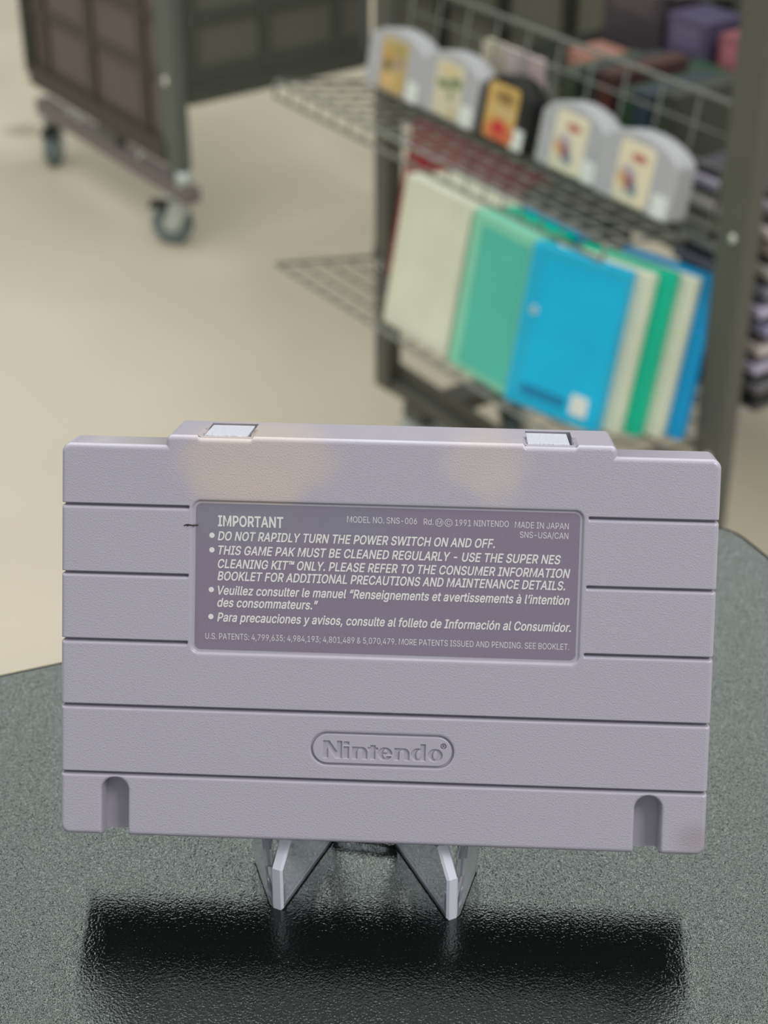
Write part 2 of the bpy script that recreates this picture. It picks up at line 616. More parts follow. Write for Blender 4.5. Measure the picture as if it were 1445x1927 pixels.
    for sgn, xc in ((-1, TL + 1.2), (1, TR - 1.2)):
        poly = [(xc, 38), (xc, YT)] + [(xc + sgn * 1.2 * math.sin(a), YT - 1.2 + 1.2 * math.cos(a)) for a in np.linspace(0.1, math.pi / 2, 8)] + [(xc + sgn * 1.2, 38)]
        M = Matrix(((1, 0, 0, 0), (0, 0, 1, 0), (0, 1, 0, 0), (0, 0, 0, 1)))
        f.prism(poly, -20, -10.0, M)
    for x0, x1 in ((-W2 + 0.5, TL), (TR, W2 - 0.5)):
        M = Matrix(((0, 1, 0, 0), (1, 0, 0, 0), (0, 0, 1, 0), (0, 0, 0, 1)))
        f.prism([(YB + 0.3, -17.6), (YB + 0.3, -9.99), (YS - 1.2, -9.99), (YS - 1.2, -10.5)], x0, x1, M)
    for v in f.bm.verts:
        v.co.y += -v.co.z * DRAFT * min(1, max(0, (v.co.y - 20) / 20))
    bmesh.ops.recalc_face_normals(f.bm, faces=f.bm.faces[:])
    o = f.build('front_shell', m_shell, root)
    o.scale = (S, S, S)
    # bright snap tongues in the top pockets
    m_sn = mat('frosted_pale_plastic', (196, 197, 208), 0.3, spec=0.6, bump=(2.2, 1.0, 0.0005))
    for a, b in SLOTS:
        g = MB()
        g.box(a + 0.1, b - 0.75, YT - 3.0, YT - 0.35, -17.1, -3.65, bevel=0.1)
        for v in g.bm.verts:
            v.co.y += -v.co.z * DRAFT
        o = g.build('snap_tongue', m_sn, root)
        o.scale = (S, S, S)
        o['label'] = 'pale frosted snap tongue in the top slot'
    # connector mouth on the underside
    g = MB()
    for y0 in (-13.2, -7.4):
        g.box(-40, 40, YB + 0.02, YB + 0.6, y0 - 0.5, y0 + 0.5)
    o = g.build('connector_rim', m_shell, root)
    o.scale = (S, S, S)
    # tiny hair caught on the label edge and specks
    m_dark = mat('dark_fluff', (52, 46, 42), 0.9)
    g = MB()
    g.tube([(-42.3, 25.0, 0.05), (-41.6, 25.25, 0.12), (-40.6, 25.1, 0.1), (-39.4, 25.15, -0.3)], 0.13, 6)
    g.tube([(-41.7, 24.95, 0.1), (-40.9, 25.2, 0.15), (-40.2, 24.95, 0.0)], 0.1, 6)
    o = g.build('lint', m_dark, root)
    o.scale = (S, S, S)
    return root
cart_root = cartridge()

# ------------------------------------------------------------------ warning label with its printed text
m_label = mat('mauve_label', (127, 116, 133), 0.42, spec=0.4, noise=(3.0, 0.05))
add_blobs(m_label, [(-30, 27.5, 12, 6.0, (124, 124, 136), 0.8, 0.6), (-8, 26.5, 9, 4.0, (123, 122, 136), 0.7, 0.6)], axes=(0, 1))
m_print = mat('pale_print', (216, 214, 211), 0.5, spec=0.3)
m_print_dim = mat('pale_thin_print', (205, 203, 204), 0.5, spec=0.3)

# outlines of the lettering used on the label: code : advance : contours, in thousandths of an em
GLYPHS = (
    '0020:187:|0026:447:197,-7 173,-6 150,-2 129,4 110,12 93,22 78,34 65,47 54,62 45,78 39,96 35,114 34,133 35,149 37,163 42,177 47,189 55,201 63,213 73,224 85,235 97,245 111,256 125,267 140,279 216,335 221,339 226,343 231,34'
    '7 237,352 242,357 246,363 251,369 255,375 258,382 260,389 261,397 262,405 261,417 258,427 253,437 245,445 237,452 226,457 215,460 201,461 192,460 184,459 176,456 168,453 161,449 155,444 150,438 145,431 142,424 139,416 13'
    '7,408 137,399 137,389 139,380 142,372 145,363 150,355 155,346 162,337 169,327 176,317 185,307 194,296 204,284 438,0 364,0 171,231 121,293 111,306 102,319 94,331 87,344 82,357 78,370 76,384 75,398 76,415 79,430 84,445 91,'
    '458 99,470 109,481 121,491 134,499 149,505 165,510 182,513 200,513 218,513 235,510 251,505 266,499 279,491 290,482 300,471 308,459 315,447 320,433 323,419 324,404 323,393 322,382 319,372 315,362 310,352 305,342 299,333 2'
    '91,325 283,317 275,308 266,301 256,293 154,217 140,206 128,195 118,185 110,174 104,164 100,154 98,143 97,131 98,119 100,108 104,97 109,87 116,78 124,70 133,63 143,57 154,53 166,49 179,47 193,46 208,47 223,50 237,54 251,5'
    '9 265,66 278,75 290,84 301,95 312,108 321,121 329,136 336,151 342,168 346,186 348,205 349,224 408,224 407,201 405,180 401,161 397,144 391,128 385,115 378,103 371,92 364,83 357,75 351,68 345,62 333,47 320,34 305,23 289,14'
    ' 271,7 252,1 234,-3 215,-6|002c:187:38,-119 68,71 137,71 84,-119|002d:453:337,244 337,188 114,188 114,244|002e:187:95,-4 86,-4 78,-1 70,3 63,9 57,16 53,24 50,32 50,41 50,50 53,59 57,66 63,73 70,79 78,83 86,86 95,87 104,8'
    '6 113,83 121,79 128,73 134,66 138,59 140,50 141,41 140,32 138,24 134,16 128,9 121,3 113,-1 104,-4|002f:249:235,533 71,-76 14,-76 178,533|0030:453:227,-7 199,-5 174,1 151,11 130,24 111,41 95,62 80,86 69,113 60,144 53,178 '
    '49,214 48,254 49,294 53,330 60,364 69,395 81,422 95,447 112,467 130,484 151,498 174,508 200,514 227,516 254,514 279,508 302,498 323,484 342,467 358,447 372,422 384,395 393,364 400,330 404,294 405,254 404,214 400,178 393,'
    '144 384,113 373,86 359,62 342,41 323,24 302,11 279,1 254,-5/227,50 245,51 261,56 276,63 290,74 303,87 313,103 323,122 330,144 336,168 340,194 343,223 344,254 343,285 340,314 336,341 330,365 323,387 313,405 303,422 290,43'
    '5 276,446 261,453 245,458 227,460 209,458 192,453 177,446 163,435 151,422 140,405 131,387 123,365 117,341 113,314 110,285 109,254 110,223 113,194 117,168 123,144 131,122 140,103 151,87 163,74 177,63 192,56 209,51|0031:45'
    '3:76,0 76,55 391,55 391,0/276,509 276,0 212,0 212,448 209,448 86,358 86,427 198,509|0033:453:218,-7 195,-6 173,-3 152,2 133,10 114,19 98,30 83,43 70,57 60,74 52,91 46,111 44,132 109,132 111,119 115,107 120,97 126,87 134,'
    '78 144,71 154,64 165,59 178,55 191,52 204,50 219,50 234,51 248,53 262,56 275,61 287,67 297,74 307,83 315,93 321,104 325,116 328,130 329,145 328,158 326,172 322,184 316,196 308,207 299,217 288,226 275,234 260,240 242,244 '
    '223,247 201,248 157,248 157,299 288,448 288,452 70,452 70,509 372,509 372,461 211,278 211,289 239,290 264,288 287,284 308,276 327,265 344,253 359,239 371,222 381,205 387,186 392,166 393,145 392,123 387,103 380,84 370,66 '
    '358,50 344,36 327,23 309,12 288,4 266,-2 243,-6|0034:453:40,105 40,158 247,509 311,509 109,166 109,163 413,163 413,105/282,0 282,121 282,146 282,318 343,318 343,0|0035:453:221,-7 199,-6 178,-2 159,3 140,11 123,21 108,32 '
    '94,45 83,60 73,76 66,93 62,111 60,130 122,130 124,119 127,108 132,98 138,89 145,80 154,73 163,66 173,60 184,56 196,52 208,50 221,50 236,51 250,53 264,58 276,64 288,72 298,82 307,92 314,104 320,117 324,131 327,146 328,162'
    ' 327,178 324,193 320,208 314,221 306,233 297,244 286,254 275,262 262,269 248,273 233,276 218,277 205,276 192,275 180,272 167,268 156,264 145,258 136,252 128,246 67,253 96,509 366,509 366,452 151,452 134,301 136,301 145,3'
    '08 155,315 166,320 178,325 190,329 203,331 216,333 229,334 247,333 263,330 279,326 294,321 308,314 321,306 334,296 345,285 355,273 364,260 372,246 379,231 384,215 388,199 390,181 391,163 390,139 385,117 379,95 369,76 357'
    ',57 343,41 327,27 309,15 289,6 268,-1 245,-5|0036:453:226,-7 203,-5 182,-1 161,5 142,15 125,26 109,40 96,56 84,74 75,94 69,115 65,138 64,162 65,180 68,199 73,219 80,239 89,261 102,285 118,311 137,340 252,509 322,509 151,'
    '261 145,261 149,268 154,275 159,281 165,288 172,293 179,299 187,303 196,307 205,310 214,312 224,314 235,314 257,313 278,309 298,303 316,295 332,284 346,271 359,257 370,240 378,221 384,201 388,180 389,157 388,134 384,112 '
    '377,92 368,73 356,55 343,39 327,26 310,14 291,5 271,-2 249,-6/226,48 241,49 254,52 267,56 279,63 289,70 299,79 307,90 314,101 320,114 324,128 327,142 327,157 327,173 324,187 320,201 314,213 307,225 299,235 289,244 279,25'
    '1 267,258 254,262 241,264 226,265 212,264 198,262 186,258 174,252 163,244 153,235 145,225 138,214 132,201 128,188 126,174 125,158 126,143 128,128 132,114 138,102 145,90 153,79 163,70 174,63 186,56 198,52 212,49|0037:453:'
    '97,0 323,448 323,452 62,452 62,509 391,509 391,449 165,0|0038:453:226,-7 201,-6 178,-2 156,3 136,11 117,21 101,33 86,47 74,62 64,78 57,96 53,115 52,135 53,151 55,166 59,181 65,195 72,208 81,220 90,231 101,241 113,249 125'
    ',256 139,261 153,265 153,267 135,273 119,282 105,293 93,308 83,324 76,342 72,360 70,380 72,399 75,417 82,434 90,450 101,464 114,477 129,488 146,498 164,506 184,511 204,514 226,516 248,514 269,511 288,506 306,498 323,488 '
    '337,477 350,464 361,450 370,434 377,417 380,399 382,380 380,361 376,342 369,324 359,308 347,293 333,282 318,273 300,267 300,265 314,261 327,256 339,249 351,241 362,231 372,220 380,208 387,195 393,181 397,166 400,151 401,'
    '135 399,115 395,96 388,78 378,62 366,47 352,33 335,21 317,11 296,3 275,-2 251,-6/226,49 243,50 258,52 272,55 285,60 296,66 307,74 315,82 323,91 329,102 333,113 336,126 337,139 336,152 333,165 329,177 322,189 314,199 305,'
    '208 295,216 283,223 270,228 256,232 242,234 226,235 211,234 196,232 182,228 169,223 157,216 147,208 138,199 130,189 123,177 119,165 116,152 115,139 116,126 119,113 123,102 129,91 136,82 145,74 156,66 167,60 180,55 195,52'
    ' 210,50/226,290 239,290 252,292 263,296 274,300 284,306 293,313 300,321 307,330 312,341 316,351 318,363 319,376 318,388 316,399 313,410 308,420 301,429 294,437 285,444 275,449 264,454 252,457 240,459 226,460 213,459 200,'
    '457 188,454 177,449 167,444 159,437 151,429 145,420 139,410 136,399 134,388 133,376 134,363 136,351 139,341 145,330 151,321 159,313 168,306 178,300 189,296 201,292 213,290|0039:453:226,516 249,514 271,510 291,503 310,494'
    ' 328,482 343,468 356,452 368,434 377,414 384,393 388,371 389,347 388,328 385,309 380,290 373,270 363,248 350,224 334,197 315,168 200,0 130,0 301,248 307,248 303,240 299,234 294,227 287,221 281,215 273,210 265,206 257,202'
    ' 248,199 238,196 228,195 218,195 195,196 175,199 155,206 137,214 121,225 106,237 94,252 83,269 74,287 68,307 65,329 64,352 65,375 69,397 75,417 85,436 96,454 110,469 125,483 143,494 162,504 182,510 203,514/226,460 212,45'
    '9 199,457 186,452 174,446 163,438 154,429 145,419 138,407 133,395 129,381 126,367 125,352 126,336 129,322 133,308 138,295 145,284 154,274 163,265 174,257 186,251 199,247 212,244 226,243 240,244 254,247 267,251 279,257 28'
    '9,265 299,273 307,284 314,295 320,308 324,321 327,335 327,350 327,366 324,381 320,394 314,407 307,419 299,429 290,438 279,446 267,452 254,457 241,459|003a:187:95,-4 86,-4 78,-1 70,3 63,9 57,16 53,24 50,32 50,41 50,50 53,'
    '59 57,66 63,73 70,79 78,83 86,86 95,87 104,86 113,83 121,79 128,73 134,66 138,59 140,50 141,41 140,32 138,24 134,16 128,9 121,3 113,-1 104,-4/95,271 86,272 78,274 70,278 63,284 57,291 53,299 50,307 50,316 50,325 53,334 5'
    '7,342 63,349 70,354 78,359 86,361 95,362 104,361 113,359 121,354 128,349 134,342 138,334 140,325 141,316 140,307 138,299 134,291 128,284 121,278 113,274 104,272|003b:187:38,-119 68,71 137,71 84,-119/103,271 94,272 86,274'
    ' 78,278 71,284 65,291 61,299 59,307 58,316 59,325 61,334 65,342 71,349 78,354 86,359 94,361 103,362 113,361 121,359 129,354 136,349 142,342 146,334 148,325 149,316 148,307 146,299 142,291 136,284 129,278 121,274 113,272|'
    '0041:479:16,0 201,509 276,509 463,0 395,0 287,302 282,317 276,334 270,352 264,372 257,394 250,420 241,447 232,478 245,478 236,447 228,419 220,393 213,371 206,351 201,333 195,317 191,302 85,0/110,142 110,199 370,199 370,1'
    '42|0042:456:60,0 60,509 241,509 266,508 289,504 310,499 329,491 345,481 359,469 371,456 381,442 388,426 394,410 397,392 398,374 397,358 395,344 392,331 387,320 380,310 373,301 365,293 356,286 347,280 336,275 326,270 315,'
    '267 315,262 327,261 339,257 351,252 363,245 374,237 385,227 394,216 402,203 409,189 414,173 417,155 418,136 417,117 413,100 408,83 400,67 390,52 377,39 362,28 344,18 324,10 301,4 275,1 247,0/125,57 245,57 272,58 296,63 3'
    '15,70 330,80 341,92 349,105 354,120 355,137 355,149 352,161 348,173 342,184 335,194 327,203 317,211 306,218 293,224 279,228 264,230 248,231 125,231/125,285 238,285 252,286 265,288 277,291 288,296 299,302 308,309 316,317 '
    '323,326 329,337 333,348 335,359 336,372 334,388 330,403 323,417 313,429 299,439 283,446 263,450 240,452 125,452|0043:510:267,-7 235,-5 205,1 177,11 150,25 126,42 104,63 86,88 70,115 57,146 48,179 42,215 40,254 42,293 48,'
    '329 57,362 70,393 86,421 104,445 126,466 150,484 177,498 205,508 235,514 267,516 286,515 305,513 323,509 340,504 357,498 373,490 388,481 402,471 415,460 427,447 438,433 448,418 456,402 463,385 469,367 473,348 408,348 405'
    ',361 401,373 395,384 389,395 382,404 375,413 366,421 357,428 348,435 337,440 327,445 315,449 304,452 292,454 280,455 267,456 245,454 223,450 203,443 184,432 166,419 150,403 137,385 125,364 116,340 109,314 105,285 103,254'
    ' 105,223 109,194 116,168 125,145 137,123 151,105 166,89 184,76 203,66 223,59 245,54 267,53 280,53 292,55 304,57 315,60 327,64 337,69 348,74 357,81 366,88 375,96 382,105 389,114 395,125 401,136 405,148 408,160 473,160 469'
    ',142 463,124 457,107 448,91 438,76 428,62 416,49 402,38 388,28 373,19 357,11 341,5 323,0 305,-4 286,-6|0044:502:219,0 96,0 96,57 215,57 244,58 272,63 296,70 318,81 337,94 354,110 368,128 379,149 388,172 394,198 398,226 3'
    '99,255 398,285 394,312 388,337 379,361 368,381 354,399 338,415 320,428 299,438 275,446 249,450 221,452 93,452 93,509 225,509 261,507 294,501 325,492 353,478 377,461 399,441 418,418 433,391 446,361 455,329 460,293 462,255'
    ' 460,217 455,181 446,149 433,119 417,92 398,68 376,48 351,31 322,17 291,8 256,2/125,509 125,0 60,0 60,509|0045:418:60,0 60,509 372,509 372,452 125,452 125,286 355,286 355,229 125,229 125,57 375,57 375,0|0046:410:60,0 60,'
    '509 369,509 369,452 125,452 125,278 346,278 346,221 125,221 125,0|0047:520:269,-7 236,-5 205,1 176,11 149,25 125,43 104,64 85,88 69,116 57,146 47,179 42,215 40,254 42,293 47,329 57,362 69,393 85,421 103,445 125,466 149,4'
    '84 175,498 203,508 233,514 265,516 285,515 304,513 322,509 340,504 358,497 374,489 389,480 403,469 416,458 429,445 439,431 449,416 458,401 465,384 470,367 474,349 408,349 404,361 399,372 393,383 387,393 380,403 373,411 3'
    '65,420 356,427 347,434 337,439 326,444 315,448 304,452 291,454 279,455 265,456 243,454 222,450 202,443 183,432 166,419 150,404 137,385 125,364 116,340 109,314 105,285 103,254 105,223 109,194 116,168 125,145 137,124 151,1'
    '05 166,90 184,76 203,66 224,59 246,54 269,53 290,54 309,57 328,63 345,71 360,81 374,93 386,107 396,123 404,141 410,160 414,180 415,202 434,199 283,199 283,256 478,256 478,200 476,170 471,141 463,115 451,91 436,69 419,50 '
    '399,33 377,19 352,8 326,0 298,-5|0048:517:60,0 60,509 125,509 125,289 392,289 392,509 457,509 457,0 392,0 392,232 125,232 125,0|0049:300:31,0 31,57 118,57 118,452 31,452 31,509 269,509 269,452 183,452 183,57 269,57 269,0'
    '|004a:396:185,-7 153,-4 124,3 98,15 75,33 57,55 44,81 36,111 33,145 33,173 98,173 98,145 99,123 104,104 111,88 122,74 134,64 149,56 166,51 185,50 204,51 220,56 235,64 248,74 258,88 266,104 270,123 272,145 272,509 336,509'
    ' 336,145 334,111 326,81 313,55 294,33 271,15 246,3 217,-4|004b:466:104,145 104,216 113,228 122,239 130,250 139,261 148,272 157,282 165,293 174,303 184,314 193,324 202,334 212,344 364,509 448,509 231,276 228,276/60,0 60,5'
    '09 125,509 125,334 124,225 125,193 125,0/372,0 188,259 228,309 449,0|004c:393:60,0 60,509 125,509 125,57 361,57 361,0|004d:628:60,0 60,509 152,509 277,187 280,181 282,174 285,167 287,159 299,123 302,113 305,103 308,93 31'
    '1,84 322,49 307,49 318,83 330,121 342,158 345,167 348,174 350,181 352,187 476,509 568,509 568,0 504,0 504,291 504,327 505,369 506,413 507,457 513,457 509,445 505,433 502,421 498,409 482,363 478,352 474,341 471,331 467,32'
    '2 456,291 342,0 286,0 170,291 168,297 165,304 162,312 159,321 145,361 141,372 137,384 133,396 129,408 125,420 121,432 116,445 112,457 119,457 120,416 121,372 122,328 122,291 122,0|004e:523:60,0 60,509 136,509 343,183 347'
    ',176 352,169 357,160 363,151 369,141 375,130 381,119 388,107 394,94 401,82 407,68 414,55 405,54 403,68 402,81 401,95 401,108 400,121 400,134 399,146 399,157 399,195 399,509 463,509 463,0 387,0 202,290 196,300 190,310 184'
    ',320 177,331 171,342 164,354 156,367 148,381 108,452 119,454 122,384 123,368 123,354 124,340 124,328 125,317 125,307 125,298 125,291 125,0|004f:533:267,-7 235,-5 205,1 177,11 150,25 126,42 105,63 86,88 70,115 57,146 48,1'
    '79 42,215 40,254 42,293 48,329 57,362 70,393 86,421 105,445 126,466 150,484 177,498 205,508 235,514 267,516 299,514 329,508 357,498 384,484 408,466 429,445 448,421 464,393 477,362 486,329 491,293 493,254 491,215 486,179 '
    '477,146 464,115 448,88 429,63 408,42 384,25 357,11 329,1 299,-5/267,53 289,54 310,59 330,66 349,76 367,89 383,105 396,123 408,144 418,168 425,194 429,223 430,254 429,286 425,314 418,341 408,365 396,386 383,404 367,420 34'
    '9,433 330,443 310,450 289,454 267,456 245,454 223,450 203,443 184,433 167,420 151,404 137,385 125,364 116,340 109,314 105,285 103,254 105,223 109,194 116,168 125,144 137,123 151,105 167,89 184,76 203,66 223,59 245,54|005'
    '0:444:60,0 60,509 235,509 263,507 289,503 312,497 332,487 350,476 366,462 379,447 390,430 398,411 404,391 407,370 409,348 407,325 404,304 398,284 390,265 379,248 366,233 350,219 332,207 312,198 289,191 263,187 235,186 10'
    '9,186 109,242 233,242 252,243 269,246 284,250 297,256 308,264 318,272 327,282 333,294 338,306 342,319 344,333 344,348 344,362 342,376 338,389 333,402 326,413 318,423 308,431 297,439 284,444 268,449 251,451 232,452 125,45'
    '2 125,0|0052:449:60,0 60,509 236,509 264,507 290,504 313,497 333,489 351,478 367,465 380,450 390,433 399,415 405,395 408,374 409,352 408,330 405,309 399,290 390,271 380,255 367,240 351,228 333,217 312,209 289,203 264,199'
    ' 236,198 96,198 96,255 234,255 252,256 269,258 284,262 298,267 309,273 319,281 327,290 334,300 339,312 342,324 344,338 345,352 344,367 342,380 339,393 334,405 327,415 319,425 309,433 298,440 284,445 269,449 252,451 233,4'
    '52 125,452 125,0/353,0 230,229 303,229 428,0|0053:446:224,-9 197,-8 172,-4 149,1 128,9 108,19 91,31 76,45 64,60 54,77 46,96 41,115 38,137 104,137 107,123 110,110 116,98 123,88 132,79 142,71 154,64 166,59 180,55 194,52 20'
    '9,50 224,49 241,50 257,52 272,55 286,60 299,66 311,74 321,82 329,92 336,102 341,114 345,126 346,139 345,151 342,161 338,171 332,179 325,186 316,193 307,199 296,205 284,209 272,214 259,218 245,222 184,239 154,249 128,260 '
    '105,274 86,289 71,307 60,326 54,348 52,372 53,393 58,413 65,431 75,448 87,463 102,476 119,488 138,498 158,506 180,511 203,514 227,516 252,514 275,511 296,505 316,498 334,488 351,476 365,463 377,449 387,433 394,415 399,39'
    '7 401,378 337,378 334,396 326,412 316,426 302,437 286,447 267,453 247,457 225,459 209,458 194,456 180,452 167,448 156,442 145,435 136,427 129,418 123,409 118,398 116,387 115,376 116,363 119,352 124,342 131,334 139,326 14'
    '8,319 158,313 169,308 180,304 191,300 202,296 212,293 264,279 276,276 287,272 299,268 312,264 324,258 336,252 347,245 359,238 369,229 379,220 387,209 395,198 401,185 405,171 407,155 408,139 407,118 403,99 396,81 386,64 3'
    '74,48 360,34 343,21 323,11 302,2 278,-4 252,-8|0054:448:32,452 32,509 417,509 417,452 257,452 257,0 193,0 193,452|0055:517:259,-8 230,-7 203,-2 177,5 154,15 133,28 114,43 98,60 85,80 74,101 66,124 62,148 60,173 60,509 12'
    '4,509 124,178 125,160 128,144 133,128 141,113 150,99 160,87 173,77 187,68 203,61 220,56 239,53 259,52 279,53 298,56 315,61 331,68 345,77 357,87 368,99 377,113 384,128 389,144 392,160 393,178 393,509 457,509 457,173 456,1'
    '48 451,124 443,101 433,80 419,60 403,43 384,28 363,15 340,5 315,-2 288,-7|0056:479:204,0 16,509 84,509 192,206 197,192 203,176 209,158 215,137 222,115 230,89 239,61 248,31 235,31 244,62 252,90 260,115 267,138 274,158 279'
    ',176 285,192 290,206 395,509 463,509 278,0|0057:686:155,0 16,509 82,509 163,196 166,183 170,171 173,158 175,145 178,133 181,120 184,107 187,94 189,80 192,67 195,53 197,40 189,40 192,53 194,67 197,80 200,94 203,107 205,12'
    '0 208,133 211,145 214,158 218,171 221,183 224,196 306,509 380,509 462,196 465,183 468,171 471,158 474,145 477,133 480,120 483,107 486,94 489,80 492,67 494,53 497,40 488,40 491,53 493,67 496,80 499,94 502,107 504,120 507,'
    '133 510,145 523,196 603,509 670,509 530,0 455,0 368,323 363,339 359,356 355,373 351,391 347,410 344,431 340,452 336,475 350,475 346,453 342,433 339,413 335,395 331,377 327,359 323,341 318,323 230,0|0059:472:203,0 203,208'
    ' 16,509 91,509 192,344 200,331 208,318 215,305 222,292 229,279 236,264 243,248 250,230 224,230 231,248 237,265 244,280 251,293 258,306 265,318 273,331 280,344 381,509 455,509 268,208 268,0|0061:389:160,-9 142,-8 126,-5 1'
    '10,-1 94,5 80,12 68,22 57,32 48,45 40,58 35,73 31,90 30,108 31,123 34,138 38,150 43,161 50,171 58,179 67,187 78,193 89,199 100,203 112,207 125,211 138,213 152,216 165,218 178,220 194,222 209,224 222,225 234,227 244,228 2'
    '52,230 259,232 265,235 270,238 273,243 275,248 276,255 276,257 275,268 273,279 271,288 267,297 262,304 256,311 248,317 240,322 230,326 220,329 208,330 196,331 183,330 171,329 159,326 149,322 140,318 132,313 124,307 118,3'
    '01 112,294 107,288 103,281 100,274 41,291 48,308 57,322 67,335 79,346 91,355 104,364 118,370 133,375 148,379 163,382 179,384 194,384 204,384 215,383 227,382 239,379 251,376 263,372 275,367 286,360 296,353 306,343 315,333'
    ' 322,320 329,306 333,290 336,272 337,251 337,0 277,0 277,52 272,52 269,45 264,38 258,32 252,25 244,18 236,12 226,6 215,1 203,-3 190,-6 176,-8/170,45 187,46 202,49 216,53 228,59 239,66 248,74 257,83 263,93 269,104 272,115'
    ' 275,126 276,138 276,190 273,188 270,186 265,184 259,182 253,180 246,179 239,177 231,176 223,175 216,173 208,172 200,171 175,168 165,166 154,164 144,162 134,159 125,155 117,150 110,145 103,139 98,132 95,124 93,115 92,105'
    ' 92,95 94,87 98,79 102,72 107,66 114,61 121,56 130,52 139,49 149,47 159,46|0063:395:207,-8 182,-7 159,-2 137,6 117,16 98,30 82,46 68,64 56,85 46,108 40,133 36,159 34,187 36,216 40,243 46,268 56,291 68,312 82,330 98,346 1'
    '17,360 137,371 159,378 182,383 207,384 221,384 234,383 247,380 260,377 272,373 284,368 295,362 305,356 315,349 324,341 332,332 340,322 347,312 353,301 358,289 362,277 303,262 301,269 298,276 294,283 290,289 286,295 281,3'
    '01 276,306 270,311 264,315 257,319 250,322 242,325 234,327 226,329 217,329 207,330 189,329 173,325 158,319 145,310 134,300 124,287 115,274 108,258 103,242 99,224 97,206 96,187 97,169 99,151 103,134 108,117 115,102 124,89'
    ' 134,76 145,66 158,57 173,51 189,48 207,46 217,47 226,48 234,49 243,52 250,54 258,58 264,62 271,66 277,71 282,76 287,82 292,89 296,95 299,102 302,110 304,117 363,102 359,90 354,78 348,67 341,56 334,46 325,37 316,29 306,2'
    '1 296,15 285,9 273,4 261,-1 248,-4 235,-6 221,-8|0064:424:195,-8 172,-7 151,-2 130,5 111,16 94,29 79,45 66,64 55,84 46,108 39,133 35,160 34,189 35,218 39,245 46,270 55,293 66,313 79,332 95,347 112,361 131,371 151,378 173'
    ',383 196,384 213,384 228,381 241,378 253,373 263,367 272,360 280,353 287,346 293,338 298,331 303,325 306,319 311,319 311,509 372,509 372,0 313,0 313,59 307,59 303,53 298,46 293,39 287,31 280,24 272,17 263,10 252,4 241,-1'
    ' 227,-5 212,-7/205,47 221,48 236,51 250,57 263,65 274,75 284,86 293,100 299,115 305,132 309,150 311,169 312,189 311,210 309,229 305,247 300,263 293,278 284,291 275,302 263,312 251,320 237,325 221,329 205,330 187,329 172,'
    '325 157,319 145,311 133,301 124,290 115,276 108,261 103,245 99,227 97,209 96,189 97,170 99,151 103,133 109,117 115,101 124,88 134,76 145,66 158,57 172,51 188,48|0065:404:212,-8 185,-7 161,-2 138,6 117,16 98,30 82,46 68,6'
    '4 56,85 46,108 40,132 35,159 34,187 35,215 39,242 46,267 55,290 67,311 81,329 97,346 115,359 135,370 157,378 180,383 205,384 221,384 236,382 251,379 266,374 280,368 294,361 307,351 319,341 331,329 341,315 350,299 357,282'
    ' 363,263 368,242 370,219 371,194 371,169 75,169 75,221 338,221 310,202 309,220 307,237 303,254 298,269 291,282 283,294 273,305 263,314 250,321 237,326 222,329 205,330 189,329 173,326 159,321 146,313 135,304 125,294 116,2'
    '82 109,270 103,256 99,241 97,226 96,211 96,178 97,157 100,139 104,122 110,106 118,92 128,80 139,70 151,61 165,55 179,50 195,47 212,46 224,47 234,48 244,50 254,53 263,56 271,61 278,66 285,73 292,80 297,88 302,96 306,105 3'
    '65,91 360,77 353,63 345,51 335,39 324,29 311,19 298,11 283,4 266,-1 249,-5 231,-7|0066:253:228,379 228,327 6,327 6,379/81,0 81,432 82,447 84,461 89,474 96,486 104,496 113,505 124,513 135,519 148,524 161,527 174,529 187,5'
    '30 197,530 207,529 215,528 222,527 229,525 234,524 239,522 243,521 227,468 215,472 211,473 206,473 200,474 195,474 182,473 171,470 162,466 154,460 149,452 145,443 142,431 142,419 142,0|0067:425:207,-151 187,-150 168,-148'
    ' 150,-144 134,-140 119,-134 105,-127 93,-119 82,-110 73,-101 64,-91 57,-80 51,-69 101,-41 106,-47 110,-53 116,-59 122,-66 128,-72 136,-78 145,-83 154,-88 165,-92 178,-95 192,-97 207,-97 229,-96 249,-92 267,-85 282,-75 29'
    '5,-62 304,-47 310,-28 311,-6 311,68 306,68 302,62 298,56 293,49 287,41 280,34 272,28 263,21 252,16 241,11 227,8 212,5 195,5 173,6 152,10 132,17 113,27 95,39 80,53 67,71 55,90 46,112 39,136 35,163 34,191 35,220 39,246 46,'
    '271 55,293 66,314 80,332 95,347 112,361 131,371 152,378 173,383 196,384 213,384 228,382 242,378 253,373 264,367 273,360 281,353 288,346 294,338 299,331 304,325 308,319 313,319 313,379 372,379 372,-9 371,-32 367,-54 360,-'
    '73 350,-90 338,-104 324,-117 308,-127 291,-136 271,-142 251,-147 229,-150/205,59 222,60 237,63 251,68 264,75 275,84 285,95 293,107 300,121 305,137 309,154 312,172 312,193 312,212 309,231 305,248 300,264 293,278 285,291 2'
    '75,303 264,312 251,320 237,325 222,329 205,330 188,329 172,325 158,320 145,312 134,302 124,290 115,277 109,262 103,246 99,229 97,212 96,193 97,173 99,155 103,138 109,123 116,108 124,96 134,85 145,76 158,68 172,63 188,60|'
    '0069:166:53,0 53,379 114,379 114,0/84,443 75,444 67,446 60,449 54,455 48,461 44,468 42,475 41,483 42,491 44,499 48,506 54,512 60,517 67,521 75,523 84,524 92,523 100,521 107,517 114,512 119,506 123,499 126,491 126,483 126'
    ',475 123,468 119,461 114,455 107,449 100,446 92,444|006c:189:139,-2 119,-1 101,3 86,10 74,20 65,33 58,47 54,65 53,84 53,509 114,509 114,99 114,87 115,77 117,68 120,62 124,58 130,54 137,53 146,52 160,53 170,54 181,3 176,2'
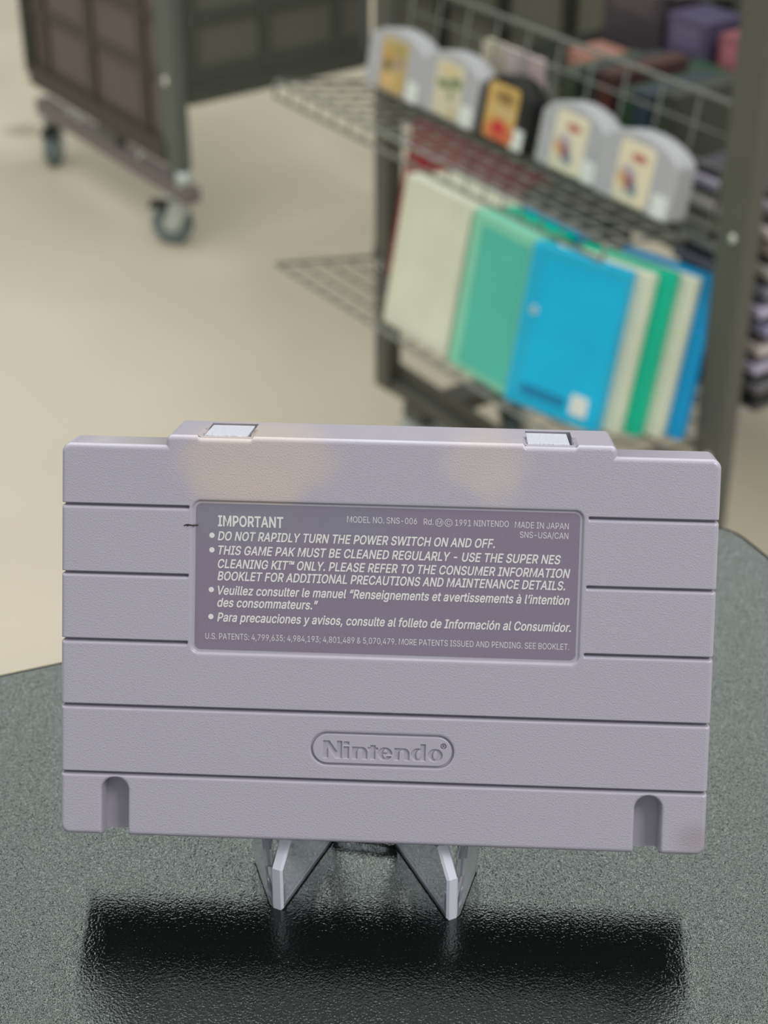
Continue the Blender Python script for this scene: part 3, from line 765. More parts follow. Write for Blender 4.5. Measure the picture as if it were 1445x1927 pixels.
    ' 172,1 167,0 162,-1 156,-2 151,-2 145,-2|006d:609:53,0 53,379 112,379 112,295 108,295 112,310 118,323 125,335 132,346 141,355 151,363 161,370 172,376 183,380 195,384 207,386 219,386 239,385 257,380 273,372 287,361 299,34'
    '7 309,331 316,314 321,295 312,295 317,308 322,321 329,332 337,343 347,353 357,361 368,369 381,375 394,380 407,383 422,385 437,386 453,385 468,383 483,378 497,372 510,364 522,354 532,342 541,328 548,313 553,296 556,276 55'
    '7,255 557,0 496,0 496,254 494,273 490,289 483,302 473,313 460,321 447,326 433,329 419,330 406,330 395,328 384,324 374,320 365,314 358,307 351,299 345,290 341,280 338,270 336,259 335,247 335,0 274,0 274,260 273,275 269,28'
    '8 262,301 253,311 242,320 229,326 215,329 199,330 188,330 178,328 168,325 158,320 148,314 140,307 132,299 126,289 121,278 117,266 114,253 114,238 114,0|006e:409:114,227 114,0 53,0 53,379 112,379 112,287 102,287 112,312 1'
    '24,332 137,349 152,362 169,372 187,379 207,383 227,384 246,383 264,380 280,376 295,369 309,360 321,349 332,336 341,321 348,304 353,285 356,264 357,240 357,0 296,0 296,235 295,256 290,275 283,291 273,304 260,315 246,323 2'
    '29,328 210,329 197,328 184,326 172,322 161,317 150,311 141,303 133,293 126,283 121,271 117,257 114,243|006f:415:207,-8 182,-7 159,-2 137,6 117,16 98,30 82,46 68,64 56,85 46,108 40,133 36,159 34,187 36,216 40,243 46,268 5'
    '6,291 68,312 82,330 98,346 117,360 137,371 159,378 182,383 207,384 233,383 256,378 278,371 299,360 317,346 333,330 347,312 359,291 369,268 376,243 380,216 381,187 380,159 376,133 369,108 359,85 347,64 333,46 317,30 299,1'
    '6 278,6 256,-2 233,-7/207,46 226,48 242,51 257,57 270,66 282,76 292,89 300,102 307,117 312,134 316,151 318,169 319,187 318,206 316,224 312,242 307,258 300,274 292,287 282,300 270,310 257,319 242,325 226,329 207,330 189,3'
    '29 173,325 158,319 145,310 134,300 124,287 115,274 108,258 103,242 99,224 97,206 96,187 97,169 99,151 103,134 108,117 115,102 124,89 134,76 145,66 158,57 173,51 189,48|0070:424:53,-143 53,379 112,379 112,319 118,319 122,'
    '325 126,331 131,338 137,346 144,353 152,360 161,367 171,373 183,378 197,381 212,384 229,384 252,383 274,378 294,371 313,361 330,347 345,332 359,313 370,293 379,270 385,245 389,218 390,189 389,160 385,133 379,108 370,84 3'
    '59,64 346,45 330,29 313,16 294,5 274,-2 252,-7 229,-8 213,-7 198,-5 184,-1 173,4 162,10 153,17 145,24 138,31 132,39 127,46 122,53 118,59 114,59 114,-143/220,47 237,48 253,51 267,57 279,66 291,76 301,88 309,101 316,117 32'
    '1,133 325,151 327,170 328,189 327,209 325,227 321,245 316,261 309,276 301,290 291,301 280,311 267,319 253,325 237,329 220,330 203,329 188,325 174,320 161,312 150,302 140,291 132,278 125,263 120,247 116,229 113,210 113,18'
    '9 113,169 116,150 120,132 125,115 132,100 140,86 150,75 162,65 174,57 188,51 204,48|0072:259:53,0 53,379 112,379 112,321 115,321 122,335 130,347 140,358 152,367 166,375 181,380 196,384 213,385 229,384 243,384 243,322 230'
    ',324 224,325 219,325 213,326 207,326 194,325 182,323 170,319 159,315 149,309 140,301 132,293 126,284 121,273 117,262 114,250 114,237 114,0|0073:365:182,-8 163,-7 145,-5 128,-2 112,3 98,10 84,18 72,27 62,38 53,50 45,63 40'
    ',78 36,94 94,107 99,92 105,79 114,69 124,60 136,54 150,49 165,46 181,45 200,46 217,50 232,55 244,62 255,71 262,81 267,91 268,103 267,112 265,121 260,129 254,136 246,142 237,147 225,151 212,155 149,170 125,177 104,186 87,'
    '196 72,208 61,222 53,237 48,255 47,274 48,290 51,305 57,319 65,332 75,343 87,354 100,363 115,370 131,377 149,381 167,384 187,384 206,384 223,381 239,378 254,372 267,366 279,358 290,349 299,339 307,328 314,316 319,303 324'
    ',290 268,277 264,288 258,298 251,307 243,316 232,323 219,328 205,331 187,333 171,332 156,329 143,324 131,317 121,308 114,299 110,289 109,277 110,267 112,258 117,250 124,243 133,237 144,232 157,227 172,223 229,209 254,202'
    ' 275,194 292,183 306,171 317,158 325,142 330,125 331,107 330,90 326,75 321,61 312,47 302,35 290,24 276,15 260,6 242,0 223,-5 203,-7|0074:227:204,379 204,327 6,327 6,379/65,471 126,471 126,98 127,86 128,76 132,68 136,61 1'
    '42,56 150,53 159,51 170,50 185,51 202,54 213,2 208,0 203,-1 198,-2 192,-3 186,-3 180,-4 174,-4 168,-4 145,-3 125,2 107,10 92,21 80,35 72,52 67,71 65,93|0075:410:182,-5 164,-4 146,-1 130,4 115,11 101,20 89,31 78,44 69,59 '
    '62,76 57,95 54,116 53,139 53,379 114,379 114,144 115,123 119,105 127,89 137,75 150,64 164,56 181,52 200,50 213,51 226,53 238,57 249,62 259,69 268,77 276,86 283,97 289,109 293,122 295,137 296,153 296,379 357,379 357,0 298'
    ',0 298,92 307,92 297,67 286,47 272,30 257,17 240,7 222,0 203,-4|0076:389:163,0 17,379 84,379 165,155 171,138 177,121 182,104 187,87 191,70 196,53 201,37 206,21 184,21 189,37 194,53 198,70 203,87 207,104 213,121 218,138 2'
    '24,155 305,379 371,379 226,0|0079:389:47,-139 61,-86 71,-87 80,-89 88,-90 96,-90 104,-89 111,-87 118,-84 124,-80 130,-74 136,-67 141,-58 146,-48 151,-36 163,-1 17,379 84,379 165,155 171,138 177,121 182,104 187,87 191,70 '
    '196,53 201,37 206,21 184,21 188,37 193,53 198,70 202,87 207,104 212,121 218,138 224,155 305,379 371,379 204,-58 198,-72 191,-85 184,-97 177,-107 168,-116 159,-124 150,-130 139,-136 128,-140 117,-143 104,-145 91,-145 84,-'
    '145 77,-145 71,-144 65,-143 59,-142 54,-141 51,-140|007a:380:42,0 42,46 254,320 254,323 48,323 48,379 333,379 333,331 126,60 126,56 339,56 339,0|00e0:389:160,-9 142,-8 126,-5 110,-1 94,5 80,12 68,22 57,32 48,45 40,58 35,'
    '73 31,90 30,108 31,123 34,138 38,150 43,161 50,171 58,179 67,187 78,193 89,199 100,203 112,207 125,211 138,213 152,216 165,218 178,220 194,222 209,224 222,225 234,227 244,228 252,230 259,232 265,235 270,238 273,243 275,2'
    '48 276,255 276,257 275,268 273,279 271,288 267,297 262,304 256,311 248,317 240,322 230,326 220,329 208,330 196,331 183,330 171,329 159,326 149,322 140,318 132,313 124,307 118,301 112,294 107,288 103,281 100,274 41,291 48'
    ',308 57,322 67,335 79,346 91,355 104,364 118,370 133,375 148,379 163,382 179,384 194,384 204,384 215,383 227,382 239,379 251,376 263,372 275,367 286,360 296,353 306,343 315,333 322,320 329,306 333,290 336,272 337,251 337'
    ',0 277,0 277,52 272,52 269,45 264,38 258,32 252,25 244,18 236,12 226,6 215,1 203,-3 190,-6 176,-8/170,45 187,46 202,49 216,53 228,59 239,66 248,74 257,83 263,93 269,104 272,115 275,126 276,138 276,190 273,188 270,186 265'
    ',184 259,182 253,180 246,179 239,177 231,176 223,175 216,173 208,172 200,171 175,168 165,166 154,164 144,162 134,159 125,155 117,150 110,145 103,139 98,132 95,124 93,115 92,105 92,95 94,87 98,79 102,72 107,66 114,61 121,'
    '56 130,52 139,49 149,47 159,46/165,429 99,529 168,529 215,429|00f3:415:207,-8 182,-7 159,-2 137,6 117,16 98,30 82,46 68,64 56,85 46,108 40,133 36,159 34,187 36,216 40,243 46,268 56,291 68,312 82,330 98,346 117,360 137,37'
    '1 159,378 182,383 207,384 233,383 256,378 278,371 299,360 317,346 333,330 347,312 359,291 369,268 376,243 380,216 381,187 380,159 376,133 369,108 359,85 347,64 333,46 317,30 299,16 278,6 256,-2 233,-7/207,46 226,48 242,5'
    '1 257,57 270,66 282,76 292,89 300,102 307,117 312,134 316,151 318,169 319,187 318,206 316,224 312,242 307,258 300,274 292,287 282,300 270,310 257,319 242,325 226,329 207,330 189,329 173,325 158,319 145,310 134,300 124,28'
    '7 115,274 108,258 103,242 99,224 97,206 96,187 97,169 99,151 103,134 108,117 115,102 124,89 134,76 145,66 158,57 173,51 189,48/181,429 228,529 297,529 231,429|2019:177:52,318 82,509 151,509 98,318|201c:300:52,318 104,509'
    ' 151,509 121,318/175,318 228,509 274,509 244,318|201d:300:52,318 82,509 151,509 98,318/175,318 205,509 274,509 222,318|2122:424:289,326 209,509 242,509 298,375 354,509 387,509 307,326/202,326 202,509 235,509 235,326/361,'
    '326 361,509 394,509 394,326/82,326 82,492 115,492 115,326/27,480 27,509 170,509 170,480')
FONT = {}
for _g in GLYPHS.split('|'):
    _c, _adv, _o = _g.split(':')
    FONT[chr(int(_c, 16))] = (int(_adv), [[tuple(int(v) for v in p.split(',')) for p in q.split(' ')] for q in _o.split('/')] if _o else [])
CAP = max(p[1] for p in FONT['H'][1][0]) / 1000.0

def _area(p):
    return sum(p[i - 1][0] * p[i][1] - p[i][0] * p[i - 1][1] for i in range(len(p)))
def _inside(pt, poly):
    r = False
    for i in range(len(poly)):
        (x1, y1), (x2, y2) = poly[i - 1], poly[i]
        if (y1 > pt[1]) != (y2 > pt[1]) and pt[0] < (x2 - x1) * (pt[1] - y1) / (y2 - y1) + x1:
            r = not r
    return r
def _layers(outl):
    """the contours may overlap: one layer per outer contour, with the holes that lie in it"""
    if not outl:
        return []
    sg = _area(max(outl, key=lambda p: abs(_area(p)))) > 0
    outer = [p for p in outl if (_area(p) > 0) == sg]
    holes = [p for p in outl if (_area(p) > 0) != sg]
    return [[o] + [h for h in holes if _inside(h[0], o)] for o in outer]

def text_mesh(body, shear=0.0, bold=0.0):
    x, lay = 0.0, {}
    for ch in body:
        adv, outl = FONT[ch]
        for k, grp in enumerate(_layers(outl)):
            for pts in grp:
                lay.setdefault(k, []).append([(x + p[0] / 1000, p[1] / 1000) for p in pts])
        x += adv / 1000 + bold * 0.5
    bm = bmesh.new()
    for k in lay:
        c = bpy.data.curves.new('txt', 'CURVE')
        c.dimensions = '2D'
        c.fill_mode = 'BOTH'
        for pts in lay[k]:
            sp = c.splines.new('POLY')
            sp.points.add(len(pts) - 1)
            for q, p in zip(sp.points, pts):
                q.co = (p[0], p[1], 0, 1)
            sp.use_cyclic_u = True
        o = bpy.data.objects.new('txt', c)
        COL.objects.link(o)
        dg = bpy.context.evaluated_depsgraph_get()
        m2 = bpy.data.meshes.new_from_object(o.evaluated_get(dg))
        for v in m2.vertices:
            v.co.z = 0.002 * k
        bm.from_mesh(m2)
        bpy.data.meshes.remove(m2)
        bpy.data.objects.remove(o)
        bpy.data.curves.remove(c)
    me = bpy.data.meshes.new('txt')
    if bold:                                   # thicken the strokes: the same outline struck several times
        one = bpy.data.meshes.new('txt')
        bm.to_mesh(one)
        for k in range(1, 8):
            a = 2 * math.pi * k / 8
            base = len(bm.verts)
            bm.from_mesh(one)
            bm.verts.ensure_lookup_table()
            for v in bm.verts[base:]:
                v.co.x += bold * (math.cos(a) - 1)
                v.co.y += bold * 0.8 * math.sin(a)
                v.co.z += 0.005 * k
        bpy.data.meshes.remove(one)
    bm.to_mesh(me)
    bm.free()
    if shear:
        for v in me.vertices:
            v.co.x += v.co.y * shear
    return me

def put_text(bm, body, x0, x1, y, cap, shear=0.0, bold=0.0, z=0.0):
    me = text_mesh(body, shear, bold)
    n = len(me.vertices)
    co = np.empty(n * 3)
    me.vertices.foreach_get('co', co)
    co = co.reshape(-1, 3)
    a, b = co[:, 0].min(), co[:, 0].max()
    co[:, 0] = x0 + (co[:, 0] - a) * (x1 - x0) / (b - a)
    co[:, 1] = y + co[:, 1] * cap / CAP
    co[:, 2] += z
    me.vertices.foreach_set('co', co.ravel())
    bm.from_mesh(me)
    bpy.data.meshes.remove(me)

def disc(bm, cx, cy, r, z, r_in=None, n=28):
    o = [bm.verts.new((cx + r * math.cos(2 * math.pi * k / n), cy + r * math.sin(2 * math.pi * k / n), z)) for k in range(n)]
    if r_in is None:
        bm.faces.new(o)
        return
    i = [bm.verts.new((cx + r_in * math.cos(2 * math.pi * k / n), cy + r_in * math.sin(2 * math.pi * k / n), z)) for k in range(n)]
    for k in range(n):
        bm.faces.new((o[k], o[(k + 1) % n], i[(k + 1) % n], i[k]))

def warning_label():
    zl = -0.5
    g = MB()
    M = Matrix(((1, 0, 0, 0), (0, 0, 1, 0), (0, 1, 0, 0), (0, 0, 0, 1)))
    g.prism(round_rect(-39.85, 39.6, -0.95, 29.75, 1.2), zl - 0.08, zl, M)
    bmesh.ops.recalc_face_normals(g.bm, faces=g.bm.faces[:])
    lab = g.build('warning_label', m_label, cart_root)
    lab.scale = (0.001,) * 3
    lab['label'] = 'mauve printed warning label'
    zt = zl + 0.025
    bm = bmesh.new()
    B, I = 0.02, 0.21
    put_text(bm, 'IMPORTANT', -35.33, -21.7, 25.05, 2.15, 0, 0.024, zt)
    rows = [
        ('DO NOT RAPIDLY TURN THE POWER SWITCH ON AND OFF.', -35.3, 22.24, 22.09),
        ('THIS GAME PAK MUST BE CLEANED REGULARLY - USE THE SUPER NES', -35.19, 35.88, 19.11),
        ('CLEANING KIT\u2122 ONLY. PLEASE REFER TO THE CONSUMER INFORMATION', -35.24, 37.94, 16.28),
        ('BOOKLET FOR ADDITIONAL PRECAUTIONS AND MAINTENANCE DETAILS.', -35.27, 36.98, 13.7),
        ('Veuillez consulter le manuel \u201cRenseignements et avertissements \u00e0 l\u2019intention', -35.17, 37.99, 10.67),
        ('des consommateurs.\u201d', -35.24, -14.13, 8.1),
        ('Para precauciones y avisos, consulte al folleto de Informaci\u00f3n al Consumidor.', -35.21, 38.49, 5.0),
    ]
    for s, a, b, y in rows:
        put_text(bm, s, a, b, y, 1.8, I, B, zt)
    for x, y in ((-36.53, 23.06), (-36.5, 20.01), (-36.52, 11.65), (-36.53, 5.94)):
        disc(bm, x, y, 0.56, zt)
    me = bpy.data.meshes.new('printed_text')
    bm.to_mesh(me); bm.free()
    o = link('printed_text', me, m_print, lab)
    o['label'] = 'bold white warning text'
    bm = bmesh.new()
    c = 1.27
    put_text(bm, 'MODEL NO. SNS-006', -8.45, 6.03, 26.56, c, 0, 0.0, zt)
    put_text(bm, 'Rd.', 7.4, 9.43, 26.52, c, 0, 0.0, zt)
    disc(bm, 10.64, 27.05, 0.82, zt, 0.71)
    put_text(bm, 'M', 10.2, 11.08, 26.62, 0.86, 0, 0.0, zt)
    disc(bm, 12.53, 27.05, 0.82, zt, 0.71)
    put_text(bm, 'C', 12.13, 12.93, 26.62, 0.86, 0, 0.0, zt)
    put_text(bm, '1991 NINTENDO', 13.9, 24.95, 26.5, c, 0, 0.0, zt)
    put_text(bm, 'MADE IN JAPAN', 26.24, 37.29, 26.4, c, 0, 0.0, zt)
    put_text(bm, 'SNS-USA/CAN', 27.32, 37.26, 24.38, c, 0, 0.0, zt)
    me = bpy.data.meshes.new('fine_print')
    bm.to_mesh(me); bm.free()
    o = link('fine_print', me, m_print_dim, lab)
    o['label'] = 'thin white model and origin lines'
    bm = bmesh.new()
    put_text(bm, 'U.S. PATENTS: 4,799,635; 4,984,193; 4,801,489 & 5,070,479. MORE PATENTS ISSUED AND PENDING. SEE BOOKLET.',
             -37.65, 38.25, 1.2, c, 0, 0.0, zt)
    me = bpy.data.meshes.new('fine_print')
    bm.to_mesh(me); bm.free()
    o = link('fine_print', me, m_print_dim, lab)
    o['label'] = 'thin white patent line along the bottom'
warning_label()

# ------------------------------------------------------------------ clear easel
m_clear = mat('clear_acrylic', (238, 240, 248), 0.04, spec=0.5, Transmission_Weight=0.78, IOR=1.45)
m_edge = mat('frosted_acrylic_edge', (232, 232, 244), 0.3, spec=0.5, Transmission_Weight=0.12, IOR=1.49)
def acrylic_plate(name, prof, y0, y1, M, N, root, rim=True):
    """plate with polished faces and sawn, frosted rims"""
    g = MB()
    g.prism(prof, y0, y1, M, bevel=0.0005, seg=1)
    bmesh.ops.recalc_face_normals(g.bm, faces=g.bm.faces[:])
    g.bm.normal_update()
    for f in g.bm.faces:
        f.material_index = 1 if rim and abs(f.normal.dot(N)) < 0.9 and (f.normal.y < -0.2 or f.normal.z < -0.3) else 0
    o = g.build(name, m_clear, root)
    o.data.materials.append(m_edge)
    return o
def easel():
    root = empty('clear_easel', (-0.0045, 0.276, TZ))
    tag(root, 'clear acrylic folding easel holding the large grey cartridge above the table', 'easel')
    feet = ((-0.0188, 0.0017, 1), (0.0194, -0.0013, -1))
    for fx, fy, sgn in feet:
        ai, ao = math.radians(25.5), math.radians(17)
        D = Vector((sgn * math.sin(ai), math.cos(ai), 0))
        N = Vector((-sgn * D.y, sgn * D.x, 0))               # outward
        M = Matrix(((D.x, N.x, 0, fx), (D.y, N.y, 0, fy), (0, 0, 1, 0), (0, 0, 0, 1)))
        prof = [(0.0, 0.0), (0.0002, 0.0115), (0.0052, 0.0176), (0.0215, 0.0098), (0.0240, 0.0105),
                (0.0430, 0.0490), (0.0448, 0.0498), (0.0462, 0.0485), (0.0268, 0.0060), (0.0268, 0.0)]
        acrylic_plate('side_plate', prof, -0.0014, 0.0014, M, N, root)
        D2 = Vector((-sgn * math.sin(ao), math.cos(ao), 0))
        N2 = Vector((-sgn * D2.y, sgn * D2.x, 0))
        M2 = Matrix(((D2.x, N2.x, 0, fx - sgn * 0.0014), (D2.y, N2.y, 0, fy - 0.0002), (0, 0, 1, 0), (0, 0, 0, 1)))
        prof2 = [(0.0006, 0.0), (0.0062, 0.0160), (0.0110, 0.0145), (0.0140, 0.0120), (0.0158, 0.0085), (0.0164, 0.0045), (0.0160, 0.0)]
        acrylic_plate('outer_cheek', prof2, -0.0024, -0.0001, M2, N2, root, False)
    g = MB()
    g.tube([(-0.0072, 0.0246, 0.0022), (0.0078, 0.0219, 0.0022)], 0.0016, 12)
    g.build('cross_bar', m_clear, root)
easel()

# ------------------------------------------------------------------ shared rack frame: u to the right and nearer, w away
UX, UY = 0.57941951, -0.81502946
TH = math.atan2(UY, UX)
P0 = Vector((-0.01244198, 2.07680468, 0))
m_grey = mat('dark_grey_painted_metal', (88, 88, 80), 0.5, spec=0.4, noise=(25, 0.06))
m_wire = mat('grey_wire', (112, 114, 106), 0.42, spec=0.5, metal=0.0)
m_zinc = mat('zinc', (188, 194, 188), 0.4, metal=0.3)
m_rubber = mat('grey_rubber', (104, 116, 117), 0.6)
m_dark = mat('near_black_metal', (40, 42, 38), 0.55, spec=0.3)
m_screw = mat('bright_screw', (225, 228, 214), 0.25, metal=0.8)

def caster(parent, x, y, ztop, r=0.037, swivel=0.0, m_tyre=m_rubber):
    """swivel caster with fork, axle and wheel; stands on z = 0"""
    M = Matrix.Translation((x, y, 0)) @ Matrix.Rotation(swivel, 4, 'Z')
    off = 0.022
    f = MB()
    f.box(-0.03, 0.03, -0.025, 0.025, ztop - 0.004, ztop, M)
    f.lathe([(0.001, ztop - 0.018), (0.022, ztop - 0.018), (0.022, ztop - 0.004), (0.001, ztop - 0.004)], 20, M)
    for s in (-1, 1):
        yy = s * 0.016
        f.prism([(-0.018, ztop - 0.015), (0.022, ztop - 0.015), (off + 0.012, r - 0.008), (off - 0.012, r - 0.008)], yy - 0.0015, yy + 0.0015, M)
    f.tube([M @ Vector((off, -0.02, r)), M @ Vector((off, 0.02, r))], 0.005, 10)
    fk = f.build('caster', m_zinc, parent)
    t = MB()
    MW = M @ Matrix.Translation((off, 0, r)) @ Matrix.Rotation(math.pi / 2, 4, 'X')
    prof = [(r * 0.55, -0.011), (r * 0.93, -0.012), (r, -0.007), (r, 0.007), (r * 0.93, 0.012), (r * 0.55, 0.011)]
    t.lathe(prof, 32, MW)
    t.build('tyre', m_tyre, fk)
    h = MB()
    h.lathe([(0.004, -0.009), (r * 0.56, -0.009), (r * 0.56, 0.009), (0.004, 0.009)], 24, MW)
    h.build('hub', m_zinc, fk)
    return fk

TAU = math.atan(0.027 / 0.14)
ct, stt = math.cos(TAU), math.sin(TAU)
def shelf_pt(s, d, h, zb, side=1):
    """side 1: front shelf (towards the camera); -1: back shelf"""
    return Vector((s, side * (-d * ct + h * stt), zb + d * stt + h * ct))

def wire_shelf(root, zb, depth, length, side=1, fence=0.12, name='wire_shelf', s0=0.0, lip=0.0, tilt=True):
    g = MB()
    r1, r2 = 0.0024, 0.0013
    P = (lambda s, d, h=0.0: shelf_pt(s0 + s, d, h - r1 - 0.0008, zb, side)) if tilt else (lambda s, d, h=0.0: Vector((s0 + s, -side * d, zb + h - r1 - 0.0008)))
    g.tube([P(0, 0), P(0, depth), P(length, depth), P(length, 0), P(0, 0)], r1, 8)
    if lip:
        g.tube([P(0, depth), P(0, depth, -lip), P(length, depth, -lip), P(length, depth)], r1, 8)
    n = int(length / 0.029)
    for i in range(1, n):
        s = length * i / n
        g.tube([P(s, 0.0), P(s, depth)] + ([P(s, depth, -lip)] if lip else []), r2, 6)
    for k in range(1, 4):
        g.tube([P(0, depth * k / 4, -0.003), P(length, depth * k / 4, -0.003)], r2, 6)
    sh = g.build(name, m_wire, root)
    if fence:
        b = MB()
        F = lambda s, h: shelf_pt(s0 + s, 0.0, h, zb, side)
        b.tube([F(0, 0), F(0, fence - 0.01), F(0.01, fence), F(length - 0.01, fence), F(length, fence - 0.01), F(length, 0)], r1, 8)
        for k in range(1, 4):
            b.tube([F(0, fence * k / 4), F(length, fence * k / 4)], r2, 6)
        m = int(length / 0.05)
        for i in range(1, m):
            b.tube([F(length * i / m, 0), F(length * i / m, fence)], r2, 6)
        b.build('back_fence', m_wire, sh)
    return sh

ZU, ZL, ZFAR = 0.5525, 0.322, 0.360
def wire_rack():
    root = empty('wire_display_rack', P0, (0, 0, TH))
    tag(root, 'grey two-sided wire display rack on casters holding cartridges and coloured cases', 'display rack')
    L = 0.622
    for s0 in (0.0, L - 0.030):
        g = MB()
        g.box(s0 - (0.008 if s0 else 0.0), s0 + 0.030, 0.0, 0.022, 0.135, 1.5, bevel=0.002)
        p = g.build('post', m_grey, root)
        for zz in (ZU + 0.005, ZL - 0.01, ZU + 0.28):
            q = MB()
            q.lathe([(0.0005, 0.0), (0.0052, 0.0), (0.0042, 0.003), (0.0005, 0.0035)], 14,
                    Matrix.Translation((s0 + 0.015, 0.0, zz)) @ Matrix.Rotation(math.pi / 2, 4, 'X'))
            q.build('screw', m_screw, p)
    g = MB()
    g.box(0.030, L - 0.030, 0.004, 0.022, 0.135, 0.150)
    g.box(0.030, L - 0.030, 0.018, 0.022, 0.150, 0.172)
    g.build('bottom_beam', m_grey, root)
    g = MB()
    g.box(0.030, L - 0.030, 0.0, 0.022, 1.46, 1.50)
    g.build('top_beam', m_grey, root)
    # rear base feet, casters straight under the frame
    for s0, yr in ((0.085, 0.20), (0.36, 0.20)):
        g = MB()
        g.box(s0 - 0.02, s0 + 0.02, 0.0, 0.20, 0.115, 0.135)
        g.build('base_foot', m_grey, root)
        caster(root, s0 + 0.015, 0.012, 0.115, 0.037, 0.3)
        caster(root, s0, 0.17, 0.115, 0.037, 2.2)
    wire_shelf(root, ZU, 0.140, 0.575, 1, 0.125, lip=0.018)
    wire_shelf(root, ZL, 0.150, 0.590, 1, 0.075)
    wire_shelf(root, ZU + 0.235, 0.14, 0.575, 1, 0.12)
    # the far side of the rack
    for zb, ln in ((ZU, 0.46), (ZFAR, 0.60), (ZU + 0.235, 0.60)):
        g = wire_shelf(root, zb, 0.19, ln, -1, 0.0, tilt=False)
        g.location = (0, 0.022, 0)
    return root
rack = wire_rack()
RM = Matrix.Translation(P0) @ Matrix.Rotation(TH, 4, 'Z')
def on_shelf(o, s, d, zb, side=1, yaw=0.0, lift=0.0006):
    p = shelf_pt(s, d, lift, zb, side)
    if side < 0:
        p.y += 0.022
    o.location = RM @ p
    o.rotation_euler = (Matrix.Rotation(TH, 4, 'Z') @ Matrix.Rotation(-TAU * side, 4, 'X') @ Matrix.Rotation(yaw, 4, 'Z')).to_euler()
    return o

# ------------------------------------------------------------------ five cartridges on the upper shelf
m_cgrey = mat('grey_cartridge_plastic', (176, 176, 179), 0.42, spec=0.4)
m_cblack = mat('black_cartridge_plastic', (34, 35, 34), 0.4, spec=0.4)
m_white = mat('white_sticker_and_glint', (222, 226, 220), 0.5)
def art(name, base, blobs):
    m = mat(name, base, 0.35, spec=0.4)
    return add_blobs(m, blobs, axes=(0, 2))
cream = (226, 218, 190)
racing = [(0.004, 0.05, 0.011, 0.0042, (176, 78, 80), 0.95, 0.35), (-0.008, 0.031, 0.012, 0.009, (172, 160, 178), 0.9, 0.5),
          (-0.015, 0.026, 0.006, 0.008, (206, 158, 98), 0.9, 0.5), (-0.004, 0.022, 0.006, 0.009, (136, 72, 84), 0.9, 0.5),
          (0.003, 0.017, 0.005, 0.008, (92, 122, 150), 0.9, 0.5), (-0.010, 0.012, 0.012, 0.003, (182, 190, 170), 0.8, 0.5)]
arts = [
    art('tan_and_olive_print', (188, 166, 118), [(-0.012, 0.045, 0.011, 0.009, (196, 152, 84), 0.9, 0.5), (0.008, 0.052, 0.012, 0.007, (162, 152, 92), 0.9, 0.5),
        (-0.012, 0.032, 0.008, 0.007, (98, 92, 60), 0.9, 0.5), (0.009, 0.038, 0.008, 0.006, (150, 126, 124), 0.9, 0.5), (-0.006, 0.016, 0.010, 0.008, (226, 182, 122), 0.9, 0.5), (0.012, 0.014, 0.006, 0.010, (196, 168, 84), 0.8, 0.5)]),
    art('cream_and_green_print', (208, 202, 172), [(0.0, 0.054, 0.014, 0.006, (214, 194, 144), 0.9, 0.5), (-0.008, 0.038, 0.012, 0.005, (104, 122, 76), 0.95, 0.5), (0.012, 0.043, 0.010, 0.006, (96, 120, 78), 0.95, 0.5),
        (0.006, 0.028, 0.004, 0.007, (116, 130, 88), 0.9, 0.5), (0.012, 0.010, 0.006, 0.004, (186, 152, 98), 0.8, 0.5)]),
    art('orange_and_red_print', (206, 170, 100), [(0.0, 0.050, 0.016, 0.007, (120, 92, 56), 0.85, 0.5), (0.0, 0.036, 0.02, 0.006, (200, 176, 132), 0.8, 0.6), (0.0, 0.012, 0.026, 0.012, (202, 92, 66), 0.9, 0.5), (-0.004, 0.018, 0.008, 0.008, (196, 40, 60), 0.95, 0.4)]),
    art('cream_racing_print', cream, racing),
    art('cream_racing_print_b', (226, 216, 184), racing),
]
def shelf_cart(i, s, d, body, label_text, thick=0.027):
    w, h = (0.108, 0.102, 0.082, 0.099, 0.112)[i], 0.075
    root = empty('game_cartridge')
    tag(root, label_text, 'game cartridge', 'cartridges standing on the upper wire shelf')
    out = []
    hw = w / 2
    out += [(-hw + 0.004, 0.0), (hw - 0.004, 0.0), (hw, 0.004), (hw, 0.050)]
    for k in range(0, 17):
        a = math.radians(20 + 140 * k / 16)
        x = hw * 0.995 * math.cos(a) / math.cos(math.radians(20))
        out.append((x, 0.0560 + 0.019 * (math.sin(a) - math.sin(math.radians(20))) / (1 - math.sin(math.radians(20)))))
    out += [(-hw, 0.050), (-hw, 0.004)]
    g = MB()
    g.prism(out, -thick / 2, thick / 2, None, bevel=0.0022, seg=3)
    g.build('shell', body, root)
    # raised middle of the front with the picture label
    g = MB()
    g.prism(round_rect(-0.0255 if i != 2 else -0.030, 0.0245 if i != 2 else 0.022, 0.003, 0.064, 0.006), -thick / 2 - 0.0008, -thick / 2 + 0.001, None, bevel=0.0003)
    g.build('picture_label', arts[i], root)
    g = MB()
    g.prism(round_rect(hw - 0.0245, hw - 0.0035, 0.0015, 0.0240, 0.001), -thick / 2 - 0.0006, -thick / 2 + 0.0008, None)
    g.build('price_sticker', m_white, root)
    on_shelf(root, s, d, ZU)
    return root
shelf_cart(0, 0.073, 0.0155, m_cgrey, 'grey cartridge with tan and olive picture at far left end of upper wire shelf')
shelf_cart(1, 0.176, 0.0145, m_cgrey, 'grey cartridge with cream and dark green picture beside the black cartridge')
shelf_cart(2, 0.275, 0.0145, m_cblack, 'black cartridge with orange and red picture on the upper wire shelf')
shelf_cart(3, 0.3845, 0.0145, m_cgrey, 'grey cartridge with cream and red picture just right of the black cartridge')
e5 = shelf_cart(4, 0.4905, 0.0205, m_cgrey, 'grey cartridge with cream and red picture at right end of upper wire shelf')
g = MB()
m_bl = mat('violet_blue_dots', (120, 128, 178), 0.5)
g.box(0.0546, 0.0556, -0.007, -0.002, 0.040, 0.047)
